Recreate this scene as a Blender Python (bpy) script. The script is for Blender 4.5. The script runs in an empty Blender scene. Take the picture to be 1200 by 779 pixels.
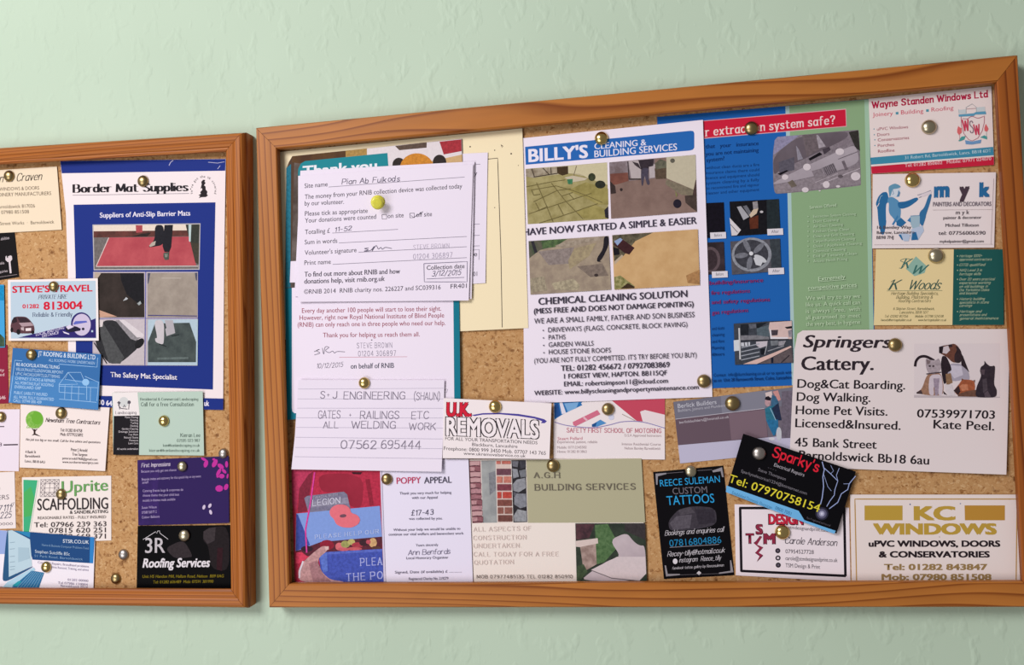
import bpy, bmesh, math, random
from mathutils import Vector, Matrix

random.seed(7)
S = bpy.context.scene
C = S.collection

# ------------------------------------------------------------------ camera, world, lights, exposure
F_PX, CX, CY = 1050.0, 600.0, 389.5            # focal length and centre for the 1200 x 779 frame
CAM = Vector((0.034123, -0.7279006, 0.000549))
RIGHT = Vector((0.9850062, 0.166759, -0.0442064))
DOWN = Vector((-0.0473586, 0.0149719, -0.9987657))
FWD = Vector((-0.1658913, 0.985884, 0.0226449))
cd = bpy.data.cameras.new('camera')
cam = bpy.data.objects.new('camera', cd)
C.objects.link(cam)
cam.matrix_world = Matrix(((RIGHT.x, -DOWN.x, -FWD.x, CAM.x), (RIGHT.y, -DOWN.y, -FWD.y, CAM.y),
                           (RIGHT.z, -DOWN.z, -FWD.z, CAM.z), (0, 0, 0, 1)))
cd.sensor_fit = 'HORIZONTAL'
cd.sensor_width = 36.0
cd.lens = 36.0 * F_PX / 1200.0
cd.clip_start = 0.02
S.camera = cam

W = bpy.data.worlds.new('room_light')
S.world = W
W.use_nodes = True
W.node_tree.nodes['Background'].inputs[0].default_value = (1.0, 0.955, 0.93, 1)
W.node_tree.nodes['Background'].inputs[1].default_value = 0.24


def area(name, loc, target, size, power, col):
    l = bpy.data.lights.new(name, 'AREA')
    l.shape = 'RECTANGLE'
    l.size, l.size_y = size
    l.energy = power
    l.color = col
    o = bpy.data.objects.new(name, l)
    o.location = loc
    o.rotation_euler = (Vector(target) - Vector(loc)).to_track_quat('-Z', 'Y').to_euler()
    C.objects.link(o)
    return o


area('window_daylight', (-1.0, -1.4, 0.8), (0.15, 0, 0), (0.7, 0.6), 27.5, (1.0, 0.965, 0.975))
area('low_fill_light', (-1.0, -1.45, -0.55), (0.1, 0, -0.15), (0.9, 0.8), 11.0, (0.98, 0.97, 1.0))  # added soft fill from low left to brighten the lower wall, not a window

S.view_settings.view_transform = 'Standard'
S.view_settings.look = 'None'
S.view_settings.exposure = -0.1
S.view_settings.gamma = 1.0
S.view_settings.use_curve_mapping = False


# ------------------------------------------------------------------ helpers
def P(px, py, d):
    """the point d metres in front of the wall that is seen at pixel (px, py)"""
    r = RIGHT * ((px - CX) / F_PX) + DOWN * ((py - CY) / F_PX) + FWD
    return CAM + r * ((-d - CAM.y) / r.y)


def lin(h):
    h = h.lstrip('#')
    out = []
    for i in (0, 2, 4):
        c = int(h[i:i + 2], 16) / 255.0
        out.append(c / 12.92 if c <= 0.04045 else ((c + 0.055) / 1.055) ** 2.4)
    return out


MC = {}


def mat(spec, k=1.0, rough=0.6, spec_level=0.1):
    """spec '#rrggbb' plain ink or paper, '#a|#b|scale' mottled print"""
    key = (spec, round(k, 3), rough, spec_level)
    if key in MC:
        return MC[key]
    m = bpy.data.materials.new('print_' + spec.replace('#', '').replace('|', '_'))
    m.use_nodes = True
    nt = m.node_tree
    b = nt.nodes['Principled BSDF']
    b.inputs['Roughness'].default_value = rough
    b.inputs['Specular IOR Level'].default_value = spec_level
    parts = spec.split('|')
    cols = [[min(0.92, c * k) for c in lin(p)] + [1] for p in parts[:2] if p.startswith('#')]
    if len(parts) == 1:
        b.inputs['Base Color'].default_value = cols[0]
    else:
        sc = float(parts[2])
        tc = nt.nodes.new('ShaderNodeTexCoord')
        n = nt.nodes.new('ShaderNodeTexNoise')
        n.inputs['Scale'].default_value = sc
        n.inputs['Detail'].default_value = 4
        n.inputs['Roughness'].default_value = 0.65
        r = nt.nodes.new('ShaderNodeValToRGB')
        r.color_ramp.elements[0].position = 0.36
        r.color_ramp.elements[0].color = cols[0]
        r.color_ramp.elements[1].position = 0.62
        r.color_ramp.elements[1].color = cols[1]
        nt.links.new(tc.outputs['Object'], n.inputs['Vector'])
        nt.links.new(n.outputs['Fac'], r.inputs['Fac'])
        nt.links.new(r.outputs['Color'], b.inputs['Base Color'])
    MC[key] = m
    return m


def mesh_obj(name, verts, faces, mats, fm=None, parent=None, smooth=False, origin=None):
    me = bpy.data.meshes.new(name)
    o0 = Vector(origin) if origin is not None else Vector((0, 0, 0))
    me.from_pydata([tuple(Vector(v) - o0) for v in verts], [], faces)
    for m in mats:
        me.materials.append(m)
    if fm:
        me.polygons.foreach_set('material_index', fm)
    if smooth:
        me.polygons.foreach_set('use_smooth', [True] * len(me.polygons))
    me.update()
    o = bpy.data.objects.new(name, me)
    C.objects.link(o)
    if parent:
        o.parent = parent
    elif origin is not None:
        o.location = o0
    return o


def tag(o, label, cat, group=None):
    o['label'] = label
    o['category'] = cat
    if group:
        o['group'] = group


def empty(name, loc, label, cat, group=None):
    o = bpy.data.objects.new(name, None)
    o.empty_display_size = 0.02
    o.location = loc
    C.objects.link(o)
    tag(o, label, cat, group)
    return o


# ------------------------------------------------------------------ lettering
FONT_CACHE = {}


def font_glyphs(text, bold, it):
    key = (text, bold, it)
    if key in FONT_CACHE:
        return FONT_CACHE[key]
    cu = bpy.data.curves.new('lettering', 'FONT')
    cu.body = text
    cu.size = 1.0
    cu.resolution_u = 3
    cu.shear = it
    cu.fill_mode = 'FRONT'
    ob = bpy.data.objects.new('lettering', cu)
    me = ob.to_mesh()
    vs = [(v.co.x, v.co.y) for v in me.vertices]
    fs = [tuple(p.vertices) for p in me.polygons]
    ob.to_mesh_clear()
    if bold:
        sh = [(-bold, 0), (0, 0), (bold, 0)] if bold < 0.028 else [(-bold, -bold * .6), (bold, -bold * .6), (bold, bold * .6), (-bold, bold * .6), (0, 0)]
        n = len(vs)
        fs = [tuple(i + n * k for i in f) for k in range(len(sh)) for f in fs]
        vs = [(x + dx, y + dy, 0.06 * k) for k, (dx, dy) in enumerate(sh) for x, y in vs]
    else:
        vs = [(x, y, 0.0) for x, y in vs]
    bpy.data.objects.remove(ob)
    bpy.data.curves.remove(cu)
    FONT_CACHE[key] = (vs, fs)
    return vs, fs


_v, _f = font_glyphs('H', 0.0, 0.0)
CAP = max(v[1] for v in _v)

# single-line alphabet: capitals 6 high, small letters 4 high; '~' marks a smooth curve
SG = {
 'A': '0,0 2,6 4,0|0.7,2 3.3,2', 'B': '0,0 0,6|~0,6 2.4,6 3.3,5.2 3.2,3.8 2.2,3.2 0,3.2|~0,3.2 2.8,3.1 3.8,2.2 3.6,0.7 2.4,0 0,0',
 'C': '~4,4.9 3.2,5.8 2,6 0.7,5.2 0.1,3 0.7,0.8 2,0 3.3,0.3 4,1.2', 'D': '0,0 0,6|~0,6 2,5.9 3.6,4.8 4,3 3.6,1.2 2,0.1 0,0',
 'E': '3.4,6 0,6 0,0 3.4,0|0,3.1 2.8,3.1', 'F': '3.4,6 0,6 0,0|0,3.1 2.8,3.1',
 'G': '~4,4.9 3.2,5.8 2,6 0.7,5.2 0.1,3 0.7,0.8 2,0 3.3,0.3 4,1.2|4,0.3 4,2.8 2.4,2.8', 'H': '0,0 0,6|4,0 4,6|0,3.1 4,3.1',
 'I': '0.3,0 0.3,6', 'J': '~2.4,6 2.4,3 2.4,1.2 1.6,0.1 0.6,0.1 0,1', 'K': '0,0 0,6|3.8,6 0,2.6|1.3,3.7 4,0',
 'L': '0,6 0,0 3.2,0', 'M': '0,0 0.3,6 2.6,0.6 4.9,6 5.2,0', 'N': '0,0 0,6 4,0 4,6',
 'O': '~2.2,6 0.7,5.2 0,3 0.7,0.8 2.2,0 3.7,0.8 4.4,3 3.7,5.2 2.2,6', 'P': '0,0 0,6|~0,6 2.6,6 3.6,5.2 3.6,3.5 2.6,2.7 0,2.7',
 'Q': '~2.2,6 0.7,5.2 0,3 0.7,0.8 2.2,0 3.7,0.8 4.4,3 3.7,5.2 2.2,6|2.8,1.4 4.4,-0.6',
 'R': '0,0 0,6|~0,6 2.6,6 3.6,5.2 3.6,3.6 2.6,2.9 0,2.9|1.8,2.9 4,0',
 'S': '~3.6,5 2.9,5.8 1.7,6 0.6,5.4 0.3,4.4 1.2,3.5 2.6,2.8 3.6,1.9 3.4,0.7 2.2,0 0.9,0.2 0.1,1.1',
 'T': '0,6 4,6|2,6 2,0', 'U': '~0,6 0,3 0.2,1.2 1.2,0.1 2.7,0.1 3.8,1.2 4,3 4,6', 'V': '0,6 2,0 4,6',
 'W': '0,6 1.5,0 3,5.4 4.5,0 6,6', 'X': '0,0 4,6|0,6 4,0', 'Y': '0,6 2,3 4,6|2,3 2,0', 'Z': '0,6 3.8,6 0,0 3.8,0',
 'a': '~2.9,3 2.2,3.9 1.1,3.9 0.2,3 0,1.8 0.5,0.4 1.5,0 2.5,0.7 2.9,2|2.9,4 2.9,0', 'b': '0,6.2 0,0|~0,2 0.5,3.4 1.6,4 2.7,3.3 3,2 2.6,0.6 1.6,0 0.5,0.6 0,2',
 'c': '~2.8,3.2 2,4 1,3.8 0.1,2.6 0.1,1.3 1,0.1 2,0 2.9,0.8', 'd': '3,6.2 3,0|~3,2 2.5,3.4 1.4,4 0.3,3.3 0,2 0.4,0.6 1.4,0 2.5,0.6 3,2',
 'e': '0.1,2.1 3,2.1|~3,2.1 2.7,3.5 1.6,4 0.4,3.3 0,2 0.4,0.6 1.6,0 2.8,0.7', 'f': '~2.4,5.9 1.7,6.2 1,5.6 0.9,4 0.9,0|0,3.8 2,3.8',
 'g': '~3,2.1 2.5,3.5 1.4,4 0.3,3.3 0,2.1 0.4,0.7 1.4,0.1 2.5,0.7 3,2.1|~3,4 3,0 2.7,-1.5 1.4,-2 0.2,-1.4',
 'h': '0,6.2 0,0|~0,2.4 0.7,3.7 1.8,4 2.6,3.3 2.7,2 2.7,0', 'i': '0.2,4 0.2,0|0.1,5.4 0.3,5.8', 'j': '~0.9,4 0.9,0 0.7,-1.6 -0.3,-2|0.8,5.4 1,5.8',
 'k': '0,6.2 0,0|2.6,4 0,1.6|0.9,2.4 2.8,0', 'l': '0.2,6.2 0.2,0', 'm': '0,4 0,0|~0,2.6 0.6,3.7 1.5,4 2.2,3.3 2.3,2 2.3,0|~2.3,2.6 2.9,3.7 3.8,4 4.5,3.3 4.6,2 4.6,0',
 'n': '0,4 0,0|~0,2.4 0.7,3.7 1.8,4 2.6,3.3 2.7,2 2.7,0', 'o': '~1.5,4 0.4,3.4 0,2 0.4,0.6 1.5,0 2.6,0.6 3,2 2.6,3.4 1.5,4',
 'p': '0,4 0,-2|~0,2 0.5,3.4 1.6,4 2.7,3.3 3,2 2.6,0.6 1.6,0 0.5,0.6 0,2', 'q': '3,4 3,-2|~3,2 2.5,3.4 1.4,4 0.3,3.3 0,2 0.4,0.6 1.4,0 2.5,0.6 3,2',
 'r': '0,4 0,0|~0,2.4 0.5,3.6 1.3,4 2,3.8', 's': '~2.4,3.3 1.7,4 0.7,3.9 0.2,3 0.9,2.2 2,1.7 2.5,0.9 1.8,0.1 0.8,0 0,0.7',
 't': '~0.9,5.4 0.9,2 1.1,0.4 1.8,0 2.5,0.3|0,4 2.2,4', 'u': '~0,4 0,1.6 0.4,0.3 1.3,0 2.3,0.6 2.7,1.8|2.7,4 2.7,0', 'v': '0,4 1.4,0 2.8,4',
 'w': '0,4 1.1,0 2.2,3.6 3.3,0 4.4,4', 'x': '0,0 2.7,4|0,4 2.7,0', 'y': '0,4 1.4,0.2|2.8,4 0.9,-2', 'z': '0,4 2.5,4 0,0 2.5,0',
 '0': '~1.8,6 0.5,5.2 0,3 0.5,0.8 1.8,0 3.1,0.8 3.6,3 3.1,5.2 1.8,6', '1': '0,4.8 1.2,6 1.2,0', '2': '~0.1,4.7 0.7,5.8 1.9,6 3,5.2 3,4 2,2.6 0,0|0,0 3.4,0',
 '3': '~0.2,5.4 1.4,6 2.7,5.6 3,4.5 2.4,3.5 1.2,3.2|~1.2,3.2 2.7,2.9 3.3,1.8 2.8,0.5 1.5,0 0,0.7', '4': '2.6,0 2.6,6 0,1.8 3.6,1.8',
 '5': '3,6 0.5,6 0.3,3.4|~0.3,3.4 1.6,3.8 2.9,3.1 3.3,1.8 2.7,0.5 1.4,0 0,0.7', '6': '~2.9,5.6 1.8,6 0.6,4.9 0.1,2.6 0.3,0.9 1.6,0 3,0.6 3.3,1.9 2.7,3.2 1.5,3.5 0.2,2.4',
 '7': '0,6 3.4,6 1.2,0', '8': '~1.8,3.2 0.6,3.8 0.4,5.1 1.8,6 3.2,5.1 3,3.8 1.8,3.2 0.4,2.4 0.1,1 1.8,0 3.5,1 3.2,2.4 1.8,3.2',
 '9': '~3.3,3.6 2,2.5 0.5,3 0,4.2 0.6,5.5 1.8,6 3,5.3 3.3,3.6 2.9,1.2 1.6,0 0.4,0.3', '+': '0,3 3,3|1.5,1.5 1.5,4.5', '-': '0.2,2.8 2.2,2.8',
 '£': '~3,5 2.2,6 1.2,5.4 1.1,4 1.3,2.4 1,1 0,0|0,0 3.4,0|0,3 2.4,3', '(': '~1.6,7 0.4,5 0.2,3 0.4,0.8 1.6,-1.2', ')': '~0,7 1.2,5 1.4,3 1.2,0.8 0,-1.2', '.': '0.1,0 0.4,0.3', ',': '0.4,0.6 0,-1', "'": '0.2,6.4 0,4.8',
 '/': '0,-0.5 2.4,6.5', '&': '~4,0 1.6,3.2 0.8,4.8 1.6,6 2.6,5.2 2.2,4 0.4,2.2 0.2,0.8 1.4,0 3,0.6 3.9,2.6', '?': '~0.1,4.7 0.8,5.9 2,6 3,5.1 2.7,3.8 1.6,2.8 1.5,1.6|1.4,0.1 1.6,0.4',
 '@': '~3,3.6 2,4.2 1.2,3 1.5,1.7 2.5,1.8 3.1,4|~3.1,3 3.3,1.6 4.4,2 4.6,3.8 3.6,5.6 1.6,5.6 0.1,3.8 0.3,1.2 1.8,-0.2 3.8,0.2', '_': '0,-0.6 3,-0.6', ':': '0.1,0 0.4,0.3|0.1,3 0.4,3.3', '!': '0.3,6 0.3,1.6|0.2,0 0.4,0.3',
}


def smooth_line(p, n=4):
    out = []
    for i in range(len(p) - 1):
        a = p[i - 1] if i else p[0]
        b, c = p[i], p[i + 1]
        d = p[i + 2] if i + 2 < len(p) else c
        for j in range(n):
            t = j / n
            out.append(tuple(0.5 * (2 * b[m] + (c[m] - a[m]) * t + (2 * a[m] - 5 * b[m] + 4 * c[m] - d[m]) * t * t
                                    + (3 * b[m] - a[m] - 3 * c[m] + d[m]) * t ** 3) for m in (0, 1)))
    out.append(p[-1])
    return out


def stroke_glyphs(text, wv, wh, it=0.0, serif=0.0, wob=0.0, gap=1.5):
    """pen lettering: a nib wv wide and wh tall swept along single-line letters"""
    vs, fs = [], []
    x0 = 0.0
    rnd = random.Random(text)
    for ch in text:
        if ch == ' ':
            x0 += 2.6
            continue
        g = SG.get(ch, SG['-'])
        xm = 0.0
        dx, dy = rnd.uniform(-wob, wob), rnd.uniform(-wob, wob)
        for st in g.split('|'):
            sm = st[0] == '~'
            pts = [tuple(map(float, q.split(','))) for q in st.lstrip('~').split()]
            xm = max(xm, max(q[0] for q in pts))
            ends = [(pts[0], pts[1]), (pts[-1], pts[-2])]
            if sm:
                pts = smooth_line(pts)
            for a, b in zip(pts, pts[1:]):
                # hull of the nib at a and at b
                nib = [(-wv, -wh), (wv, -wh), (wv, wh), (-wv, wh)]
                q = [(a[0] + i, a[1] + j) for i, j in nib] + [(b[0] + i, b[1] + j) for i, j in nib]
                hl = hull(q)
                n0 = len(vs)
                vs += [(x0 + x + dx + it * (y + dy), y + dy, 0.05 * (len(fs) % 13)) for x, y in hl]
                fs.append(tuple(range(n0, n0 + len(hl))))
            if serif and not sm:
                for e, f in ends:
                    if abs(e[0] - f[0]) < 0.5 * abs(e[1] - f[1]):
                        n0 = len(vs)
                        w = wv + serif
                        vs += [(x0 + e[0] + i * w + it * e[1], e[1] + j * wh, 0.05 * (len(fs) % 13)) for i, j in ((-1, -1), (1, -1), (1, 1), (-1, 1))]
                        fs.append((n0, n0 + 1, n0 + 2, n0 + 3))
        x0 += xm + gap
    return vs, fs


def hull(p):
    p = sorted(set(p))
    if len(p) < 3:
        return p
    def half(q):
        h = []
        for s in q:
            while len(h) > 1 and (h[-1][0] - h[-2][0]) * (s[1] - h[-2][1]) - (h[-1][1] - h[-2][1]) * (s[0] - h[-2][0]) <= 0:
                h.pop()
            h.append(s)
        return h
    a, b = half(p), half(p[::-1])
    return a[:-1] + b[:-1]


# ------------------------------------------------------------------ sheets of paper and what is printed on them
GRID = 8.0
LEVEL = 0.00075
SHEETS = []


def cut_grid(pts):
    """cut a polygon into cells of the common grid so that print follows a curled sheet"""
    bm = bmesh.new()
    try:
        bm.faces.new([bm.verts.new((x, y, 0)) for x, y in pts])
    except ValueError:
        bm.free()
        return [], []
    xs, ys = [p[0] for p in pts], [p[1] for p in pts]
    for ax, lo, hi in ((0, min(xs), max(xs)), (1, min(ys), max(ys))):
        g = math.ceil(lo / GRID) * GRID
        while g < hi:
            co, no = [0, 0, 0], [0, 0, 0]
            co[ax], no[ax] = g, 1
            bmesh.ops.bisect_plane(bm, geom=bm.verts[:] + bm.edges[:] + bm.faces[:], dist=1e-4, plane_co=co, plane_no=no)
            g += GRID
    bmesh.ops.triangulate(bm, faces=[f for f in bm.faces if len(f.verts) > 4])
    bm.verts.index_update()
    v = [(q.co.x, q.co.y) for q in bm.verts]
    f = [tuple(q.index for q in fa.verts) for fa in bm.faces]
    bm.free()
    return v, f


def rounded(pts):
    for _ in range(2):
        q = []
        for i in range(len(pts)):
            (xa, ya), (xb, yb) = pts[i - 1], pts[i]
            q += [(xa * .8 + xb * .2, ya * .8 + yb * .2), (xa * .2 + xb * .8, ya * .2 + yb * .8)]
        pts = q
    return pts


def shade(h, f):
    return '#' + ''.join('%02x' % max(0, min(255, int(int(h[i:i + 2], 16) * f + (2 if f > 1 else 0)))) for i in (1, 3, 5))


class Sheet:
    def __init__(s, name, label, cat, outline, paper, level=0, k=1.1, corners=None, curl=(0, 0, 0, 0), mid=0.0,
                 thick=0.0003, rough=0.6, spec=0.1, group=None, curve=None, gain=None, sheet_name='paper_sheet'):
        s.name, s.label, s.cat, s.out, s.paper = name, label, cat, outline, paper
        s.k, s.curl, s.mid, s.thick, s.rough, s.spec, s.group = k, curl, mid, thick, rough, spec, group
        s.base = 0.0069 + LEVEL * level
        s.corners = corners or (outline if len(outline) == 4 else None)
        xs, ys = [p[0] for p in outline], [p[1] for p in outline]
        s.bb = (min(xs), min(ys), max(xs), max(ys))
        c = s.corners or [(s.bb[0], s.bb[1]), (s.bb[2], s.bb[1]), (s.bb[2], s.bb[3]), (s.bb[0], s.bb[3])]
        ux, uy = c[0][0] - c[3][0] + c[1][0] - c[2][0], c[0][1] - c[3][1] + c[1][1] - c[2][1]
        n = math.hypot(ux, uy)
        s.up = (ux / n, uy / n)
        s.parts, s.seq, s.sheet_name = {}, 1, sheet_name
        SHEETS.append(s)

    def d(s, x, y):
        u = (x - s.bb[0]) / (s.bb[2] - s.bb[0])
        v = (y - s.bb[1]) / (s.bb[3] - s.bb[1])
        u, v = min(1, max(0, u)), min(1, max(0, v))
        tl, tr, br, bl = s.curl
        return (s.base + tl * ((1 - u) * (1 - v)) ** 2.5 + tr * (u * (1 - v)) ** 2.5 + br * (u * v) ** 2.5
                + bl * ((1 - u) * v) ** 2.5 + s.mid * 16 * u * (1 - u) * v * (1 - v))

    def part(s, name):
        return s.parts.setdefault(name, ([], [], [], []))     # verts (x, y, layer), faces, materials, material index

    def add(s, name, vs, fs, col, layer, k=None, rough=None, spec=None):
        if name.startswith('photograph') and '|' not in col:
            br = sum(lin(col)) > 1.1
            col = shade(col, 0.97 if br else 0.9) + '|' + shade(col, 1.0 if br else 1.05) + '|420'
        V, Fc, M, I = s.part(name)
        m = mat(col, s.k if k is None else k, s.rough if rough is None else rough, s.spec if spec is None else spec)
        if m not in M:
            M.append(m)
        i, n0 = M.index(m), len(V)
        V += [(q[0], q[1], layer + (q[2] if len(q) > 2 else 0.0)) for q in vs]
        Fc += [tuple(n0 + q for q in f) for f in fs]
        I += [i] * len(fs)

    def poly(s, name, pts, col, **kw):
        s.seq += 1
        if len(pts) >= 7 and name.split('#')[0] in ('photograph', 'picture'):
            pts = rounded(pts)
        xs, ys = [p[0] for p in pts], [p[1] for p in pts]
        if max(xs) - min(xs) > 16 or max(ys) - min(ys) > 16:
            v, f = cut_grid(pts)
        else:
            v, f = pts, [tuple(range(len(pts)))]
        s.add(name, v, f, col, s.seq, **kw)

    def rect(s, name, x0, y0, x1, y1, col, dy=0.0, dx=0.0, **kw):
        """box from (x0,y0) to (x1,y1): right end raised by dy, bottom shifted by dx"""
        s.poly(name, [(x0, y0), (x1, y0 - dy), (x1 + dx, y1 - dy), (x0 + dx, y1)], col, **kw)

    def ell(s, name, cx, cy, rx, ry, col, n=20, a0=0.0, rot=0.0, **kw):
        c, sn = math.cos(rot), math.sin(rot)
        pts = [(rx * math.cos(a0 + 2 * math.pi * i / n), ry * math.sin(a0 + 2 * math.pi * i / n)) for i in range(n)]
        s.poly(name, [(cx + x * c - y * sn, cy + x * sn + y * c) for x, y in pts], col, **kw)

    def line(s, name, pts, col, w=0.6, smooth=False, **kw):
        s.seq += 1
        if smooth:
            pts = smooth_line(pts, 5)
        q = []
        for a, b in zip(pts, pts[1:]):
            n = max(1, int(math.hypot(b[0] - a[0], b[1] - a[1]) / GRID))
            q += [(a[0] + (b[0] - a[0]) * i / n, a[1] + (b[1] - a[1]) * i / n) for i in range(n)]
        q.append(pts[-1])
        vs, fs = [], []
        for i, p in enumerate(q):
            a, b = q[max(0, i - 1)], q[min(len(q) - 1, i + 1)]
            dx, dy = b[0] - a[0], b[1] - a[1]
            n = math.hypot(dx, dy) or 1
            ww = w(i / (len(q) - 1)) if callable(w) else w
            vs += [(p[0] - dy / n * ww / 2, p[1] + dx / n * ww / 2), (p[0] + dy / n * ww / 2, p[1] - dx / n * ww / 2)]
            if i:
                fs.append((2 * i - 2, 2 * i - 1, 2 * i + 1, 2 * i))
        s.add(name, vs, fs, col, s.seq, **kw)

    def text(s, name, body, x0, y0, x1, y1, h, col, bold=0.0, it=0.0, pen=None, up=None, serif=0.0, wob=0.0, lift=1, gap=1.5, **kw):
        """lettering whose ink runs from (x0,y0) to (x1,y1) along the baseline, capitals h high"""
        if pen:
            vs, fs = stroke_glyphs(body, pen[0], pen[1], it, serif, wob, gap)
            cap = 6.0
        else:
            vs, fs = font_glyphs(body, bold, it)
            cap = CAP + (1.2 * bold if bold >= 0.028 else 0)
        if not vs:
            return
        if name.startswith('printed_text') and sum(lin(col)) < 1.0:
            col = shade(col, 0.82)
        a, b = min(v[0] for v in vs), max(v[0] for v in vs)
        ux, uy = up or s.up
        out = []
        for x, y, z in vs:
            t, v = (x - a) / (b - a), y / cap * h
            out.append((x0 + (x1 - x0) * t + ux * v, y0 + (y1 - y0) * t + uy * v, z))
        s.add(name, out, fs, col, s.seq + lift + 1.5, **kw)

    def build(s):
        cx, cy = (s.bb[0] + s.bb[2]) / 2, (s.bb[1] + s.bb[3]) / 2
        o = P(cx, cy, s.base)
        root = empty(s.name, o, s.label, s.cat, s.group)
        v, f = cut_grid(s.out)
        verts = [P(x, y, s.d(x, y)) for x, y in v]
        n = len(verts)
        faces = [t for t in f]
        back = [q + Vector((0, s.thick, 0)) for q in verts]
        faces += [tuple(i + n for i in reversed(t)) for t in f]
        cnt = {}
        for t in f:
            for a, b in zip(t, t[1:] + t[:1]):
                cnt[(a, b)] = 1
        rim = [(a, b) for a, b in cnt if (b, a) not in cnt]
        side_v, side_f = [], []
        for a, b in rim:
            m = 2 * n + len(side_v)
            side_v += [verts[a], verts[b], back[b], back[a]]
            side_f.append((m, m + 3, m + 2, m + 1))
        mesh_obj(s.sheet_name, verts + back + side_v, faces + side_f, [mat(s.paper, s.k, s.rough, s.spec)],
                 parent=root, smooth=True, origin=o)
        for nm, (V, Fc, M, I) in s.parts.items():
            pv = [P(x, y, s.d(x, y) + 0.00003 + 0.00001 * l) for x, y, l in V]
            mesh_obj(nm.split('#')[0], pv, Fc, M, I, parent=root, smooth=True, origin=o)


def Z(x0, y0, sc, *pts):
    return [(x0 + x / sc, y0 + y / sc) for x, y in pts]


def scribble(x0, y0, x1, y1, h, n, seed):
    r = random.Random(seed)
    return [(x0 + (x1 - x0) * i / n, y0 + (y1 - y0) * i / n - (r.uniform(0.1, 1) * h if i % 2 else r.uniform(-0.1, 0.2) * h)) for i in range(n + 1)]


# ------------------------------------------------------------------ the wall
def wall_material():
    m = bpy.data.materials.new('mint_wall_paint')
    m.use_nodes = True
    nt = m.node_tree
    b = nt.nodes['Principled BSDF']
    b.inputs['Roughness'].default_value = 0.6
    b.inputs['Specular IOR Level'].default_value = 0.2
    tc = nt.nodes.new('ShaderNodeTexCoord')
    mp = nt.nodes.new('ShaderNodeMapping')
    mp.inputs['Scale'].default_value = (1.0, 1.0, 0.62)
    nt.links.new(tc.outputs['Object'], mp.inputs['Vector'])
    n1 = nt.nodes.new('ShaderNodeTexNoise')
    n1.inputs['Scale'].default_value = 70
    n1.inputs['Detail'].default_value = 2.5
    n1.inputs['Roughness'].default_value = 0.55
    n1.inputs['Distortion'].default_value = 0.25
    nt.links.new(mp.outputs['Vector'], n1.inputs['Vector'])
    r1 = nt.nodes.new('ShaderNodeValToRGB')
    r1.color_ramp.elements[0].position = 0.53
    r1.color_ramp.elements[1].position = 0.70
    nt.links.new(n1.outputs['Fac'], r1.inputs['Fac'])
    n2 = nt.nodes.new('ShaderNodeTexNoise')
    n2.inputs['Scale'].default_value = 6
    n2.inputs['Detail'].default_value = 2
    nt.links.new(tc.outputs['Object'], n2.inputs['Vector'])
    cr = nt.nodes.new('ShaderNodeValToRGB')
    cr.color_ramp.elements[0].position = 0.3
    cr.color_ramp.elements[0].color = WALL_A
    cr.color_ramp.elements[1].position = 0.7
    cr.color_ramp.elements[1].color = WALL_B
    nt.links.new(n2.outputs['Fac'], cr.inputs['Fac'])
    nt.links.new(cr.outputs['Color'], b.inputs['Base Color'])
    bp = nt.nodes.new('ShaderNodeBump')
    bp.inputs['Strength'].default_value = 0.27
    bp.inputs['Distance'].default_value = 0.0016
    nt.links.new(r1.outputs['Color'], bp.inputs['Height'])
    nt.links.new(bp.outputs['Normal'], b.inputs['Normal'])
    return m


WALL_A = (0.47, 0.585, 0.455, 1)
WALL_B = (0.50, 0.62, 0.485, 1)
wv = [(x, y, z) for y in (0, 0.1) for x, z in ((-2.2, -1.5), (2.2, -1.5), (2.2, 1.3), (-2.2, 1.3))]
wall = mesh_obj('wall_back', wv, [(0, 1, 2, 3), (7, 6, 5, 4), (0, 4, 5, 1), (1, 5, 6, 2), (2, 6, 7, 3), (3, 7, 4, 0)], [wall_material()])
wall['kind'] = 'structure'
wall['label'] = 'pale mint green painted wall with a lumpy surface'


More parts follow.
